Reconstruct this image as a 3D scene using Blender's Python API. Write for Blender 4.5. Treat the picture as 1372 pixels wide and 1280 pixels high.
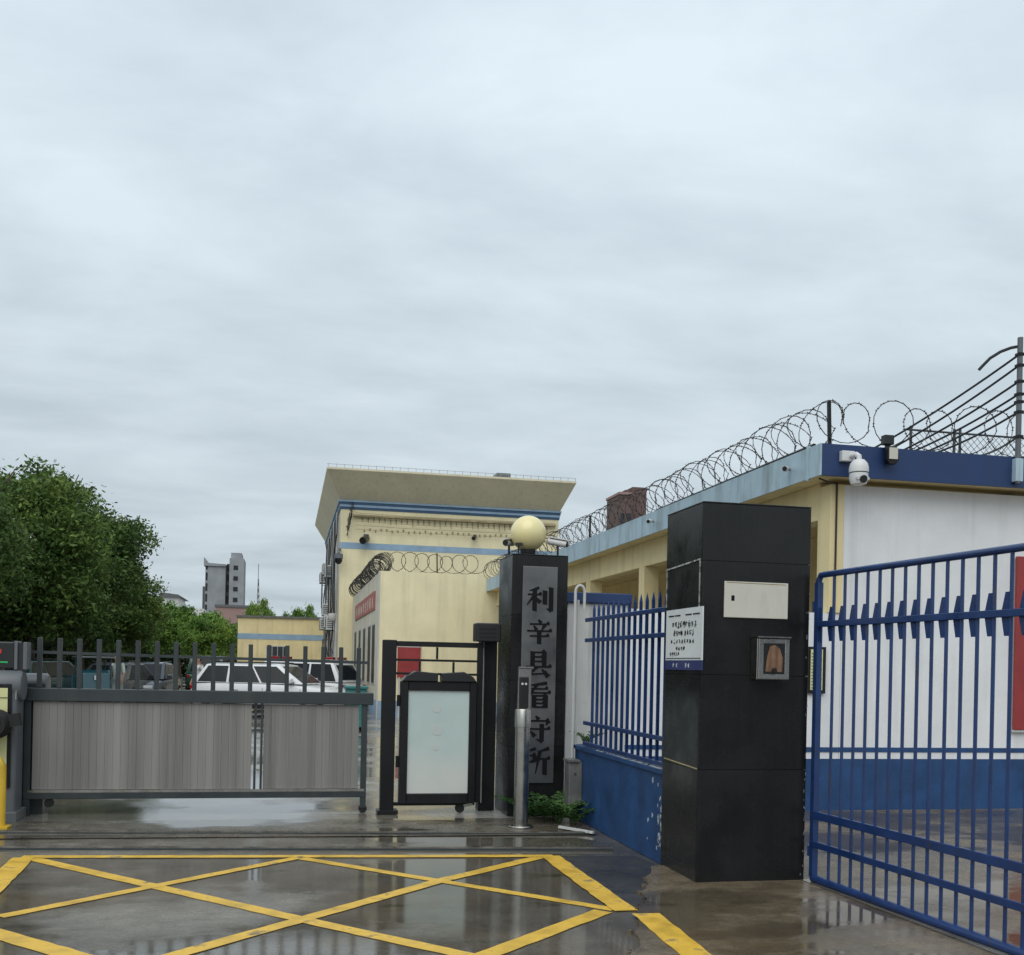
import bpy, bmesh, math, random
import numpy as np
from mathutils import Matrix, Vector
R = math.radians
scene = bpy.context.scene
for o in list(bpy.data.objects): bpy.data.objects.remove(o)
COL = scene.collection

# ------------------------------------------------------------------ camera
cd = bpy.data.cameras.new('camera'); cam = bpy.data.objects.new('camera', cd); COL.objects.link(cam)
cd.sensor_width = 36; cd.sensor_fit = 'HORIZONTAL'; cd.lens = 36*1400/1372
cd.shift_y = (893-640)/1372; cd.clip_start = .05; cd.clip_end = 3000
cam.matrix_world = Matrix.Translation((0, 0, 1.6)) @ Matrix.Rotation(-R(12.2), 4, 'Z') @ Matrix.Rotation(R(90), 4, 'X') @ Matrix.Rotation(.021, 4, 'Z')
scene.camera = cam

# ------------------------------------------------------------------ sky, sun, exposure
SUN_EL, SUN_AZ = 52, 205            # azimuth clockwise from +Y
w = bpy.data.worlds.new('World'); scene.world = w; w.use_nodes = True
nt = w.node_tree; nt.nodes.clear(); N = nt.nodes.new; L = nt.links.new
out = N('ShaderNodeOutputWorld'); bg = N('ShaderNodeBackground'); bg.inputs['Strength'].default_value = .1
sky = N('ShaderNodeTexSky'); sky.sky_type = 'NISHITA'; sky.sun_disc = False
sky.sun_elevation = R(SUN_EL); sky.sun_rotation = R(SUN_AZ); sky.air_density = 1.4; sky.dust_density = 3
tc = N('ShaderNodeTexCoord'); sep = N('ShaderNodeSeparateXYZ'); L(tc.outputs['Generated'], sep.inputs[0])
zm = N('ShaderNodeMath'); zm.operation = 'MAXIMUM'; L(sep.outputs['Z'], zm.inputs[0]); zm.inputs[1].default_value = 0
za = N('ShaderNodeMath'); za.operation = 'ADD'; L(zm.outputs[0], za.inputs[0]); za.inputs[1].default_value = .16
dv = N('ShaderNodeVectorMath'); dv.operation = 'DIVIDE'; L(tc.outputs['Generated'], dv.inputs[0])
cz = N('ShaderNodeCombineXYZ'); 
for i in range(3): L(za.outputs[0], cz.inputs[i])
L(cz.outputs[0], dv.inputs[1])
mp = N('ShaderNodeMapping'); mp.inputs['Scale'].default_value = (.6, .95, 0); mp.inputs['Rotation'].default_value = (0, 0, .5); mp.inputs['Location'].default_value = (3.1, 1.3, 0)
L(dv.outputs[0], mp.inputs[0])
n1 = N('ShaderNodeTexNoise'); n1.inputs['Scale'].default_value = 2.6; n1.inputs['Detail'].default_value = 9; n1.inputs['Roughness'].default_value = .55; n1.inputs['Distortion'].default_value = .25
L(mp.outputs[0], n1.inputs['Vector'])
cr = N('ShaderNodeValToRGB'); L(n1.outputs['Fac'], cr.inputs[0])
cr.color_ramp.elements[0].position = .32; cr.color_ramp.elements[0].color = (.545, .634, .70, 1)
cr.color_ramp.elements[1].position = .66; cr.color_ramp.elements[1].color = (.705, .805, .875, 1)
gr = N('ShaderNodeMapRange'); L(zm.outputs[0], gr.inputs['Value']); gr.inputs['From Max'].default_value = .5; gr.inputs['To Min'].default_value = 7.9; gr.inputs['To Max'].default_value = 10.8
sc_ = N('ShaderNodeVectorMath'); sc_.operation = 'SCALE'; L(cr.outputs[0], sc_.inputs[0]); L(gr.outputs[0], sc_.inputs['Scale'])
mx = N('ShaderNodeMixRGB'); mx.inputs[0].default_value = .94; L(sky.outputs[0], mx.inputs[1]); L(sc_.outputs[0], mx.inputs[2])
L(mx.outputs[0], bg.inputs['Color']); L(bg.outputs[0], out.inputs[0])
sd = bpy.data.lights.new('sun', 'SUN'); sd.energy = 1.4; sd.angle = R(60); sd.color = (1, .97, .92)
sun = bpy.data.objects.new('sun', sd); COL.objects.link(sun)
az, el = R(SUN_AZ), R(SUN_EL)
sdir = Vector((math.sin(az)*math.cos(el), math.cos(az)*math.cos(el), math.sin(el)))
sun.rotation_euler = sdir.to_track_quat('Z', 'Y').to_euler(); sun.location = (0, -5, 20)
vs = scene.view_settings; vs.view_transform = 'Standard'; vs.look = 'None'; vs.exposure = .1; vs.gamma = 1
scene.cycles.max_bounces = 8

# ------------------------------------------------------------------ helpers
W = {}
class MB:
    def __init__(s): s.v = []; s.f = []
    def add(s, vs, fs):
        b = len(s.v); s.v += [tuple(p) for p in vs]; s.f += [tuple(i+b for i in f) for f in fs]; return s
    def box(s, x0, x1, y0, y1, z0, z1):
        return s.add([(x, y, z) for z in (z0, z1) for y in (y0, y1) for x in (x0, x1)],
                     [(0, 2, 3, 1), (4, 5, 7, 6), (0, 1, 5, 4), (2, 6, 7, 3), (0, 4, 6, 2), (1, 3, 7, 5)])
    def bar(s, a, b, wd, ht, up=(0, 0, 1)):
        a, b = Vector(a), Vector(b); d = (b-a).normalized(); sx = d.cross(Vector(up)).normalized(); uz = sx.cross(d)
        P = []
        for p in (a, b):
            for i, j in ((-1, -1), (1, -1), (1, 1), (-1, 1)): P.append(p+sx*i*wd/2+uz*j*ht/2)
        return s.add(P, [(3, 2, 1, 0), (4, 5, 6, 7)]+[(i, (i+1) % 4, (i+1) % 4+4, i+4) for i in range(4)])
    def tube(s, pts, r, n=8, caps=True):
        pts = [Vector(p) for p in pts]; m = len(pts); rr = r if isinstance(r, (list, tuple)) else [r]*m
        P = []; prev = None
        for i, p in enumerate(pts):
            d = (pts[min(i+1, m-1)]-pts[max(i-1, 0)]).normalized()
            if prev is None:
                u = d.orthogonal().normalized()
            else:
                u = (prev-d*prev.dot(d)); u = u.normalized() if u.length > 1e-6 else d.orthogonal().normalized()
            prev = u; q = d.cross(u)
            for k in range(n):
                a = 2*math.pi*k/n; P.append(p+(u*math.cos(a)+q*math.sin(a))*rr[i])
        F = [(i*n+k, i*n+(k+1) % n, (i+1)*n+(k+1) % n, (i+1)*n+k) for i in range(m-1) for k in range(n)]
        if caps: F += [tuple(range(n))[::-1], tuple((m-1)*n+k for k in range(n))]
        return s.add(P, F)
    def lathe(s, prof, c, n=24, axis='Z'):
        P = []
        for (r, h) in prof:
            for k in range(n):
                a = 2*math.pi*k/n; x, y = r*math.cos(a), r*math.sin(a)
                q = {'Z': (x, y, h), 'Y': (x, h, y), 'X': (h, x, y)}[axis]
                P.append((c[0]+q[0], c[1]+q[1], c[2]+q[2]))
        m = len(prof)
        F = [(i*n+k, i*n+(k+1) % n, (i+1)*n+(k+1) % n, (i+1)*n+k) for i in range(m-1) for k in range(n)]
        F += [tuple(range(n))[::-1], tuple((m-1)*n+k for k in range(n))]
        return s.add(P, F)
    def prism(s, poly, fn0, fn1):          # poly 2D, fn(a,b)->3D for both sides
        n = len(poly); P = [fn0(*p) for p in poly]+[fn1(*p) for p in poly]
        return s.add(P, [tuple(range(n))[::-1], tuple(range(n, 2*n))]+[(i, (i+1) % n, (i+1) % n+n, i+n) for i in range(n)])
    def build(s, name, m, parent=None, smooth=False, bevel=0, seg=2):
        o0 = W.get(parent, Vector((0, 0, 0))) if parent else Vector((0, 0, 0))
        me = bpy.data.meshes.new(name); me.from_pydata([tuple(Vector(p)-o0) for p in s.v], [], s.f)
        bm = bmesh.new(); bm.from_mesh(me)
        if bevel:
            bmesh.ops.remove_doubles(bm, verts=bm.verts, dist=1e-5)
            es = [e for e in bm.edges if len(e.link_faces) == 2 and e.calc_face_angle(0) > .5]
            bmesh.ops.bevel(bm, geom=es, offset=bevel, segments=seg, affect='EDGES', profile=.6)
        bmesh.ops.recalc_face_normals(bm, faces=bm.faces); bm.to_mesh(me); bm.free()
        if smooth:
            for p in me.polygons: p.use_smooth = True
            me.set_sharp_from_angle(angle=R(40))
        o = bpy.data.objects.new(name, me); COL.objects.link(o)
        if m: me.materials.append(m)
        if parent: o.parent = parent; W[o] = W[parent]
        else: W[o] = Vector((0, 0, 0))
        return o
def B(*a): return MB().box(*a)
def thing(name, loc, label, cat, group=None):
    o = bpy.data.objects.new(name, None); o.empty_display_size = .2; COL.objects.link(o); o.location = loc
    W[o] = Vector(loc); tag(o, label, cat, group); return o
def tag(o, label=None, cat=None, group=None, kind=None):
    if label: o['label'] = label
    if cat: o['category'] = cat
    if group: o['group'] = group
    if kind: o['kind'] = kind
    return o
def cp(o, dx, dy=0, dz=0):
    c = o.copy(); COL.objects.link(c); c.location = Vector(o.location)+Vector((dx, dy, dz)); W[c] = W[o]; return c
def copy_tree(o, parent=None):
    c = o.copy(); COL.objects.link(c); c.parent = parent
    for ch in o.children: copy_tree(ch, c)
    return c
def struct(o): o['kind'] = 'structure'; return o

# ------------------------------------------------------------------ materials
def mat(name, col, rough=.6, metal=0, var=.15, vs=2.5, streak=0, scol=(.05, .045, .04), bump=0, bs=60, objvar=0, spec=.5, coat=0, leafvar=0, stretch=(7, 7, .35), s0=.52, s1=.75, rvar=.12, emit=0, vstretch=None):
    m = bpy.data.materials.new(name); m.use_nodes = True; t = m.node_tree; n = t.nodes; l = t.links
    b = n['Principled BSDF']; b.inputs['Roughness'].default_value = rough; b.inputs['Metallic'].default_value = metal
    b.inputs['Specular IOR Level'].default_value = spec; b.inputs['Coat Weight'].default_value = coat; b.inputs['Coat Roughness'].default_value = .08
    g = n.new('ShaderNodeNewGeometry'); rgb = n.new('ShaderNodeRGB'); rgb.outputs[0].default_value = (*col, 1)
    cur = rgb.outputs[0]
    no = n.new('ShaderNodeTexNoise'); no.inputs['Scale'].default_value = vs; no.inputs['Detail'].default_value = 5; no.inputs['Roughness'].default_value = .6
    if vstretch:
        vm = n.new('ShaderNodeMapping'); vm.inputs['Scale'].default_value = vstretch; l.new(g.outputs['Position'], vm.inputs[0]); l.new(vm.outputs[0], no.inputs['Vector'])
    else: l.new(g.outputs['Position'], no.inputs['Vector'])
    hs = n.new('ShaderNodeHueSaturation'); l.new(cur, hs.inputs['Color'])
    mr = n.new('ShaderNodeMapRange'); l.new(no.outputs['Fac'], mr.inputs['Value']); mr.inputs['From Min'].default_value = .3; mr.inputs['From Max'].default_value = .7
    mr.inputs['To Min'].default_value = 1-var; mr.inputs['To Max'].default_value = 1+var
    val = mr.outputs[0]
    if objvar or leafvar:
        if objvar: oi = n.new('ShaderNodeObjectInfo').outputs['Random']
        else: oi = g.outputs['Random Per Island']
        a = objvar or leafvar
        m2 = n.new('ShaderNodeMapRange'); l.new(oi, m2.inputs['Value']); m2.inputs['To Min'].default_value = 1-a; m2.inputs['To Max'].default_value = 1+a
        mu = n.new('ShaderNodeMath'); mu.operation = 'MULTIPLY'; l.new(val, mu.inputs[0]); l.new(m2.outputs[0], mu.inputs[1]); val = mu.outputs[0]
        if leafvar:
            m3 = n.new('ShaderNodeMapRange'); l.new(no.outputs['Fac'], m3.inputs['Value']); m3.inputs['From Min'].default_value = .3; m3.inputs['From Max'].default_value = .7
            m3.inputs['To Min'].default_value = .53; m3.inputs['To Max'].default_value = .475; l.new(m3.outputs[0], hs.inputs['Hue'])
    l.new(val, hs.inputs['Value']); cur = hs.outputs[0]
    if streak:
        mpn = n.new('ShaderNodeMapping'); mpn.inputs['Scale'].default_value = stretch; l.new(g.outputs['Position'], mpn.inputs[0])
        n2 = n.new('ShaderNodeTexNoise'); n2.inputs['Scale'].default_value = 1; n2.inputs['Detail'].default_value = 6; n2.inputs['Roughness'].default_value = .65; l.new(mpn.outputs[0], n2.inputs['Vector'])
        r2 = n.new('ShaderNodeMapRange'); l.new(n2.outputs['Fac'], r2.inputs['Value']); r2.inputs['From Min'].default_value = s0; r2.inputs['From Max'].default_value = s1; r2.inputs['To Max'].default_value = streak
        mixn = n.new('ShaderNodeMixRGB'); l.new(r2.outputs[0], mixn.inputs[0]); l.new(cur, mixn.inputs[1]); mixn.inputs[2].default_value = (*scol, 1); cur = mixn.outputs[0]
    l.new(cur, b.inputs['Base Color'])
    if rvar:
        m4 = n.new('ShaderNodeMapRange'); l.new(no.outputs['Fac'], m4.inputs['Value']); m4.inputs['From Min'].default_value = .3; m4.inputs['From Max'].default_value = .7
        m4.inputs['To Min'].default_value = max(.02, rough-rvar); m4.inputs['To Max'].default_value = min(1, rough+rvar); l.new(m4.outputs[0], b.inputs['Roughness'])
    if bump:
        n3 = n.new('ShaderNodeTexNoise'); n3.inputs['Scale'].default_value = bs; n3.inputs['Detail'].default_value = 4; l.new(g.outputs['Position'], n3.inputs['Vector'])
        bp = n.new('ShaderNodeBump'); bp.inputs['Strength'].default_value = bump; bp.inputs['Distance'].default_value = .01; l.new(n3.outputs['Fac'], bp.inputs['Height']); l.new(bp.outputs[0], b.inputs['Normal'])
    if emit:
        b.inputs['Emission Color'].default_value = (*col, 1); b.inputs['Emission Strength'].default_value = emit
    return m
def leafmat(name, col, lv=.35):
    m = mat(name, col, .5, var=.48, vs=.75, leafvar=lv, rvar=0, spec=.18); n = m.node_tree.nodes; l = m.node_tree.links
    b = n['Principled BSDF']; tr = n.new('ShaderNodeBsdfTranslucent'); l.new(b.inputs['Base Color'].links[0].from_socket, tr.inputs[0])
    ms = n.new('ShaderNodeMixShader'); ms.inputs[0].default_value = .22; l.new(b.outputs[0], ms.inputs[1]); l.new(tr.outputs[0], ms.inputs[2]); l.new(ms.outputs[0], n['Material Output'].inputs[0]); return m
def wetmat(name, c0, c1, pud=.5, rdry=.42, rwet=.03, scale=.35, moss=0, seed=0.0, pools=False):
    m = bpy.data.materials.new(name); m.use_nodes = True; t = m.node_tree; n = t.nodes; l = t.links; b = n['Principled BSDF']
    g = n.new('ShaderNodeNewGeometry')
    def noise(sc, det=6, ro=.6, vec=None, off=0):
        a = n.new('ShaderNodeTexNoise'); a.inputs['Scale'].default_value = sc; a.inputs['Detail'].default_value = det; a.inputs['Roughness'].default_value = ro
        mpn = n.new('ShaderNodeMapping'); mpn.inputs['Location'].default_value = (seed+off, seed*2+off, 0)
        if vec: mpn.inputs['Scale'].default_value = vec
        l.new(g.outputs['Position'], mpn.inputs[0]); l.new(mpn.outputs[0], a.inputs['Vector']); return a.outputs['Fac']
    def mrange(s, a, bb, c=0, d=1):
        q = n.new('ShaderNodeMapRange'); l.new(s, q.inputs['Value']); q.inputs['From Min'].default_value = a; q.inputs['From Max'].default_value = bb; q.inputs['To Min'].default_value = c; q.inputs['To Max'].default_value = d; return q.outputs[0]
    def mix(f, a, bb):
        q = n.new('ShaderNodeMixRGB'); l.new(f, q.inputs[0])
        for k, v in ((1, a), (2, bb)):
            if isinstance(v, tuple): q.inputs[k].default_value = (*v, 1)
            else: l.new(v, q.inputs[k])
        return q.outputs[0]
    wn = noise(scale, 6, .58, (1, 1.6, 1))
    if pools:                                   # standing water lies lower beside the pillars and in the road dip
        for (px_, py_, rad, amt) in ((1.6, 7.4, 2.5, .20), (.2, 5.2, 1.6, .16), (1.0, 9.6, 1.8, .10)):
            dn = n.new('ShaderNodeVectorMath'); dn.operation = 'DISTANCE'; l.new(g.outputs['Position'], dn.inputs[0]); dn.inputs[1].default_value = (px_, py_, 0)
            ad = n.new('ShaderNodeMath'); ad.operation = 'ADD'; l.new(wn, ad.inputs[0]); l.new(mrange(dn.outputs['Value'], .3, rad, amt, 0), ad.inputs[1]); wn = ad.outputs[0]
    wet = mrange(wn, pud-.05, pud+.05)
    col = mix(mrange(noise(1.1, 9, .74), .34, .66), tuple(x*.85 for x in c0), tuple(x*1.1 for x in c1))
    col = mix(mrange(noise(34, 3, .7), .52, .8, 0, .5), col, tuple(x*1.6 for x in c1))
    col = mix(mrange(noise(55, 3, .7, None, 7), .5, .8, 0, .6), col, tuple(x*.45 for x in c0))
    dark = n.new('ShaderNodeMixRGB'); dark.blend_type = 'MULTIPLY'; l.new(mrange(noise(2.4, 7, .7, (.6, 1.4, 1), 3), .55, .72, 0, .65), dark.inputs[0]); l.new(col, dark.inputs[1]); dark.inputs[2].default_value = (.35, .33, .3, 1); col = dark.outputs[0]
    wd = n.new('ShaderNodeMixRGB'); wd.blend_type = 'MULTIPLY'; l.new(wet, wd.inputs[0]); l.new(col, wd.inputs[1]); wd.inputs[2].default_value = (.55, .54, .52, 1); col = wd.outputs[0]
    col = mix(mrange(noise(.7, 8, .7, (.9, 1.5, 1), 17), .5, .68, 0, .55), col, (c0[0]*.95, c0[1]*.78, c0[2]*.55))
    if moss:
        col = mix(mrange(noise(1.0, 9, .78, (.8, 2.2, 1), 11), .57, .66, 0, moss), col, (.035, .04, .018))
    l.new(col, b.inputs['Base Color'])
    rg = n.new('ShaderNodeMix'); rg.data_type = 'FLOAT'; l.new(wet, rg.inputs[0]); l.new(mrange(noise(6, 5, .6, None, 5), .3, .7, rdry-.18, rdry+.12), rg.inputs[2]); rg.inputs[3].default_value = rwet; l.new(rg.outputs[0], b.inputs['Roughness'])
    b.inputs['Specular IOR Level'].default_value = .5
    bp = n.new('ShaderNodeBump'); bp.inputs['Distance'].default_value = .006; l.new(noise(45, 5, .7), bp.inputs['Height']); l.new(mrange(wet, 0, 1, .6, .035), bp.inputs['Strength'])
    l.new(bp.outputs[0], b.inputs['Normal']); return m

M = {}
M['road'] = wetmat('wet_road', (.135, .122, .10), (.25, .228, .19), pud=.465, pools=True, rdry=.22, scale=.33, moss=1.0, seed=4.2)
M['yard'] = wetmat('wet_yard', (.20, .195, .18), (.33, .32, .30), pud=.47, rdry=.3, scale=.3, moss=.5, seed=1.7)
M['strip'] = wetmat('gate_strip', (.085, .075, .06), (.19, .168, .135), pud=.48, rdry=.28, scale=.6, moss=.9, seed=8.1)
M['asphalt'] = wetmat('dark_asphalt', (.028, .028, .03), (.05, .05, .052), pud=.6, rdry=.4, scale=.5, seed=2.2)
M['apron'] = wetmat('brown_concrete', (.115, .088, .056), (.23, .185, .125), pud=.50, rdry=.30, scale=.5, moss=.4, seed=5.4)
M['yline'] = mat('yellow_paint', (.70, .43, .045), .38, var=.25, vs=5, streak=.9, scol=(.15, .125, .085), stretch=(5, 5, 5), s0=.57, s1=.68, bump=.4, bs=90)
M['black_stone'] = mat('black_panel', (.012, .012, .0125), .27, spec=.32, var=.25, vs=3, streak=.5, scol=(.026, .025, .023), stretch=(60, 60, 1.2), objvar=.12, rvar=.1)
M['grout'] = mat('joint_filler', (.01, .01, .01), .7)
M['sealant'] = mat('white_sealant', (.42, .42, .4), .6, streak=.8, scol=(.03, .03, .03), stretch=(18, 18, 18), s0=.45, s1=.6)
M['blue'] = mat('blue_paint', (.011, .038, .138), .34, var=.22, vs=4, streak=.7, scol=(.045, .04, .042), stretch=(22, 22, 5), s0=.56, s1=.72, coat=.1, bump=.15, bs=70)
M['blue_wall'] = mat('blue_wall_paint', (.014, .060, .170), .5, var=.25, vs=3, streak=.55, scol=(.03, .035, .05), bump=.25, bs=30)
M['scuff'] = mat('scraped_metal', (.17, .19, .23), .6, var=.4, vs=30)
M['flake'] = mat('bare_plaster', (.38, .40, .42), .8, bump=.3)
M['navy'] = mat('navy_fascia_paint', (.012, .038, .125), .5, var=.12, streak=.35, scol=(.018, .03, .055))
M['lblue'] = mat('light_blue_fascia_paint', (.40, .53, .60), .6, var=.1, streak=.8, scol=(.20, .24, .25), stretch=(9, 4, .8), s0=.48, s1=.72)
M['white_wall'] = mat('white_wall_paint', (.76, .765, .775), .75, var=.07, vs=1.4, streak=.5, scol=(.45, .45, .44), stretch=(5, 5, .3), s0=.52, s1=.85, bump=.2, bs=22)
M['dirty_white'] = mat('dirty_white_plaster', (.62, .62, .6), .8, var=.1, streak=.7, scol=(.25, .25, .23), stretch=(9, 9, .5), bump=.2, bs=25)
M['yellow_wall'] = mat('yellow_wall_paint', (.78, .65, .36), .75, var=.1, vs=1.2, streak=.6, scol=(.40, .32, .18), stretch=(4, 4, .3), s0=.5, s1=.8, bump=.2, bs=22)
M['cream'] = mat('cream_wall_paint', (.82, .73, .47), .8, var=.09, vs=.9, streak=.42, scol=(.42, .36, .22), stretch=(3.5, 3.5, .22), s0=.5, s1=.8, bump=.2, bs=18)
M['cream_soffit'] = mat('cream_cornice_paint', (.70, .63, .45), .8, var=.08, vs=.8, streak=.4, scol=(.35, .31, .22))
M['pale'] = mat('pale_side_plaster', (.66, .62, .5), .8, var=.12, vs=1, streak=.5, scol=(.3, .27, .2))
M['stripe'] = mat('blue_stripe_paint', (.27, .39, .52), .7, var=.15, streak=.3, scol=(.3, .3, .28))
M['dstripe'] = mat('deep_blue_stripe', (.035, .085, .16), .6)
M['stain_shade'] = mat('dark_cream_stain_shade', (.34, .28, .16), .8, var=.3)  # also colours the painted shadow band and fringe of the main building
M['glass'] = mat('dark_glass', (.02, .025, .03), .08, rvar=0)
M['far_glass'] = mat('dull_dark_glass', (.025, .028, .03), .4, spec=.25, rvar=0)
M['car_glass'] = mat('tinted_car_glass', (.014, .017, .02), .12, spec=.22, rvar=0)
M['frame'] = mat('window_frame', (.5, .5, .48), .5)
M['gate_dark'] = mat('charcoal_gate_paint', (.033, .042, .045), .4, var=.2, streak=.3, scol=(.08, .075, .065))
M['board'] = mat('grey_gate_board', (.235, .222, .208), .55, metal=.25, var=.34, vs=3.2, vstretch=(1, 1, .03), streak=.45, scol=(.34, .34, .34), stretch=(60, 60, .7), objvar=.05)
M['black_metal'] = mat('black_metal', (.010, .010, .011), .38, spec=.3, var=.25, streak=.25, scol=(.05, .05, .05))
M['rubber'] = mat('black_rubber', (.012, .012, .012), .75)
M['steel'] = mat('brushed_steel', (.40, .385, .355), .30, metal=1, var=.1, vs=8, streak=.35, scol=(.22, .20, .17), stretch=(50, 50, 2), rvar=.08)
M['plaque'] = mat('brushed_plaque', (.215, .212, .21), .38, metal=.9, var=.12, vs=2, streak=.3, scol=(.12, .12, .12), stretch=(60, 60, 1.5))
M['rail'] = mat('worn_rail_steel', (.32, .29, .25), .3, metal=.9, var=.3, vs=6, streak=.6, scol=(.1, .06, .035), stretch=(5, 5, 5))
M['screen'] = mat('pale_lightbox_print', (.50, .60, .57), .15, var=.06, vs=2.2, coat=.6, rvar=0)
_m = M['screen'].node_tree; _b = _m.nodes['Principled BSDF']; _src = _b.inputs['Base Color'].links[0].from_socket
_g = _m.nodes.new('ShaderNodeNewGeometry'); _sp = _m.nodes.new('ShaderNodeSeparateXYZ'); _m.links.new(_g.outputs['Position'], _sp.inputs[0])
_n = _m.nodes.new('ShaderNodeTexNoise'); _n.inputs['Scale'].default_value = 3.5; _m.links.new(_g.outputs['Position'], _n.inputs['Vector'])
_ma = _m.nodes.new('ShaderNodeMath'); _ma.operation = 'MULTIPLY_ADD'; _m.links.new(_n.outputs['Fac'], _ma.inputs[0]); _ma.inputs[1].default_value = -.6; _m.links.new(_sp.outputs['Z'], _ma.inputs[2])
_r = _m.nodes.new('ShaderNodeMapRange'); _m.links.new(_ma.outputs[0], _r.inputs['Value']); _r.inputs['From Min'].default_value = .5; _r.inputs['From Max'].default_value = -.1
_x = _m.nodes.new('ShaderNodeMixRGB'); _m.links.new(_r.outputs[0], _x.inputs[0]); _m.links.new(_src, _x.inputs[1]); _x.inputs[2].default_value = (.66, .66, .62, 1); _m.links.new(_x.outputs[0], _b.inputs['Base Color'])
M['pink'] = mat('faint_pink_print', (.54, .575, .55), .2, var=.03)
M['cloud_print'] = mat('pale_cloud_print', (.64, .66, .63), .2, var=.1, vs=6)
M['globe'] = mat('cream_globe_glass', (.80, .70, .36), .25, var=.03, coat=.3, rvar=0)
M['white_plastic'] = mat('white_plastic', (.66, .66, .65), .4, var=.06, streak=.25, scol=(.35, .34, .3))
M['pvc'] = mat('white_pvc', (.50, .50, .48), .45, var=.1, streak=.5, scol=(.3, .29, .26))
M['black_plastic'] = mat('black_plastic', (.015, .015, .016), .3, rvar=.05)
M['wire'] = mat('weathered_wire', (.07, .065, .06), .5, metal=.6, var=.4, vs=20)
M['cable'] = mat('black_cable', (.02, .022, .025), .5)
M['grey_paint'] = mat('grey_cabinet_paint', (.115, .125, .135), .4, var=.12, streak=.3, scol=(.12, .12, .12))
M['grey_box'] = mat('grey_utility_paint', (.13, .13, .125), .5, var=.3, vs=6, streak=.6, scol=(.3, .29, .26), stretch=(15, 15, 3))
M['yellow_ad'] = mat('pale_yellow_panel', (.66, .64, .32), .3, var=.08, coat=.3)
M['yellow_post'] = mat('yellow_bollard_paint', (.62, .40, .03), .4, var=.15)
M['red'] = mat('red_board', (.30, .035, .035), .5, var=.15)
M['red_faded'] = mat('faded_red_banner', (.42, .13, .11), .65, var=.2, streak=.4, scol=(.5, .3, .25))
M['paper'] = mat('white_notice_sheet', (.68, .70, .70), .45, var=.04, streak=.12, scol=(.4, .4, .4))
M['cream_plaque'] = mat('ivory_plaque', (.60, .58, .50), .45, var=.06, streak=.3, scol=(.35, .33, .27), stretch=(12, 12, 4))
M['ink'] = mat('dark_ink', (.008, .008, .009), .6, spec=.15)
M['notice_blue'] = mat('notice_blue', (.03, .04, .14), .45)
M['amber'] = mat('brown_mirror_glass', (.30, .17, .10), .08, metal=.6, var=.25, vs=9, rvar=0)
M['brick'] = mat('brown_brick', (.13, .085, .075), .85, var=.3, vs=3)
M['pink_wall'] = mat('pinkish_far_wall', (.33, .21, .19), .85, var=.15, vs=.5)
M['tower'] = mat('grey_tower_render', (.27, .285, .30), .85, var=.2, vs=.25, streak=.5, scol=(.2, .2, .2), stretch=(.5, .5, .06))
M['tower_side'] = mat('tower_recess', (.12, .125, .13), .85, var=.2, vs=.3)
M['far_white'] = mat('far_white_wall', (.62, .62, .6), .85, var=.1, vs=.2)
M['bark'] = mat('tree_bark', (.075, .055, .04), .9, var=.4, vs=8, bump=.6, bs=20)
M['leaf_dark'] = leafmat('dark_leaf', (.092, .150, .040), .45)
M['leaf_mid'] = leafmat('mid_leaf', (.145, .245, .048), .4)
M['leaf_fresh'] = leafmat('fresh_leaf', (.108, .172, .042), .45)
M['leaf_light'] = leafmat('light_leaf', (.12, .20, .045))
M['hedge'] = leafmat('hedge_leaf', (.03, .055, .022))
M['weed'] = leafmat('weed_leaf', (.07, .14, .04))
M['tyre'] = mat('tyre', (.018, .018, .018), .8)
M['alloy'] = mat('alloy', (.5, .5, .5), .35, metal=.9)
M['lamp_red'] = mat('red_lamp', (.24, .012, .012), .2, coat=.5)
M['lamp_white'] = mat('clear_lamp', (.6, .62, .64), .1, coat=.5)
M['teal'] = mat('teal_plastic', (.03, .18, .17), .5)
M['led_red'] = mat('led_red', (.45, .03, .02), .5, emit=.06)
M['led_green'] = mat('led_green', (.02, .4, .10), .5, emit=.06)
M['skin'] = mat('skin', (.35, .2, .14), .6)
M['shirt'] = mat('white_shirt', (.62, .62, .6), .8)
M['trouser'] = mat('dark_trousers', (.025, .025, .03), .8)
M['hair'] = mat('black_hair', (.012, .011, .01), .6)
def paint(name, c): return mat(name, c, .3, var=.04, coat=.6, rvar=0)

# ------------------------------------------------------------------ ground
def sheet(name, poly, z, m, parent=None):
    return MB().add([(x, y, z) for x, y in poly], [tuple(range(len(poly)))]).build(name, m, parent)
g = struct(sheet('ground', [(-900, -60), (900, -60), (900, 1500), (-900, 1500)], 0, M['road']))
struct(sheet('yard_pavement', [(-40, 10.95), (2.9, 10.75), (2.9, 11.38), (40, 11.1), (40, 120), (-40, 120)], .004, M['yard']))
struct(sheet('gate_threshold', [(-14, 10.3), (2.95, 9.60), (3.0, 10.72), (-14, 11.0)], .008, M['strip']))
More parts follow.
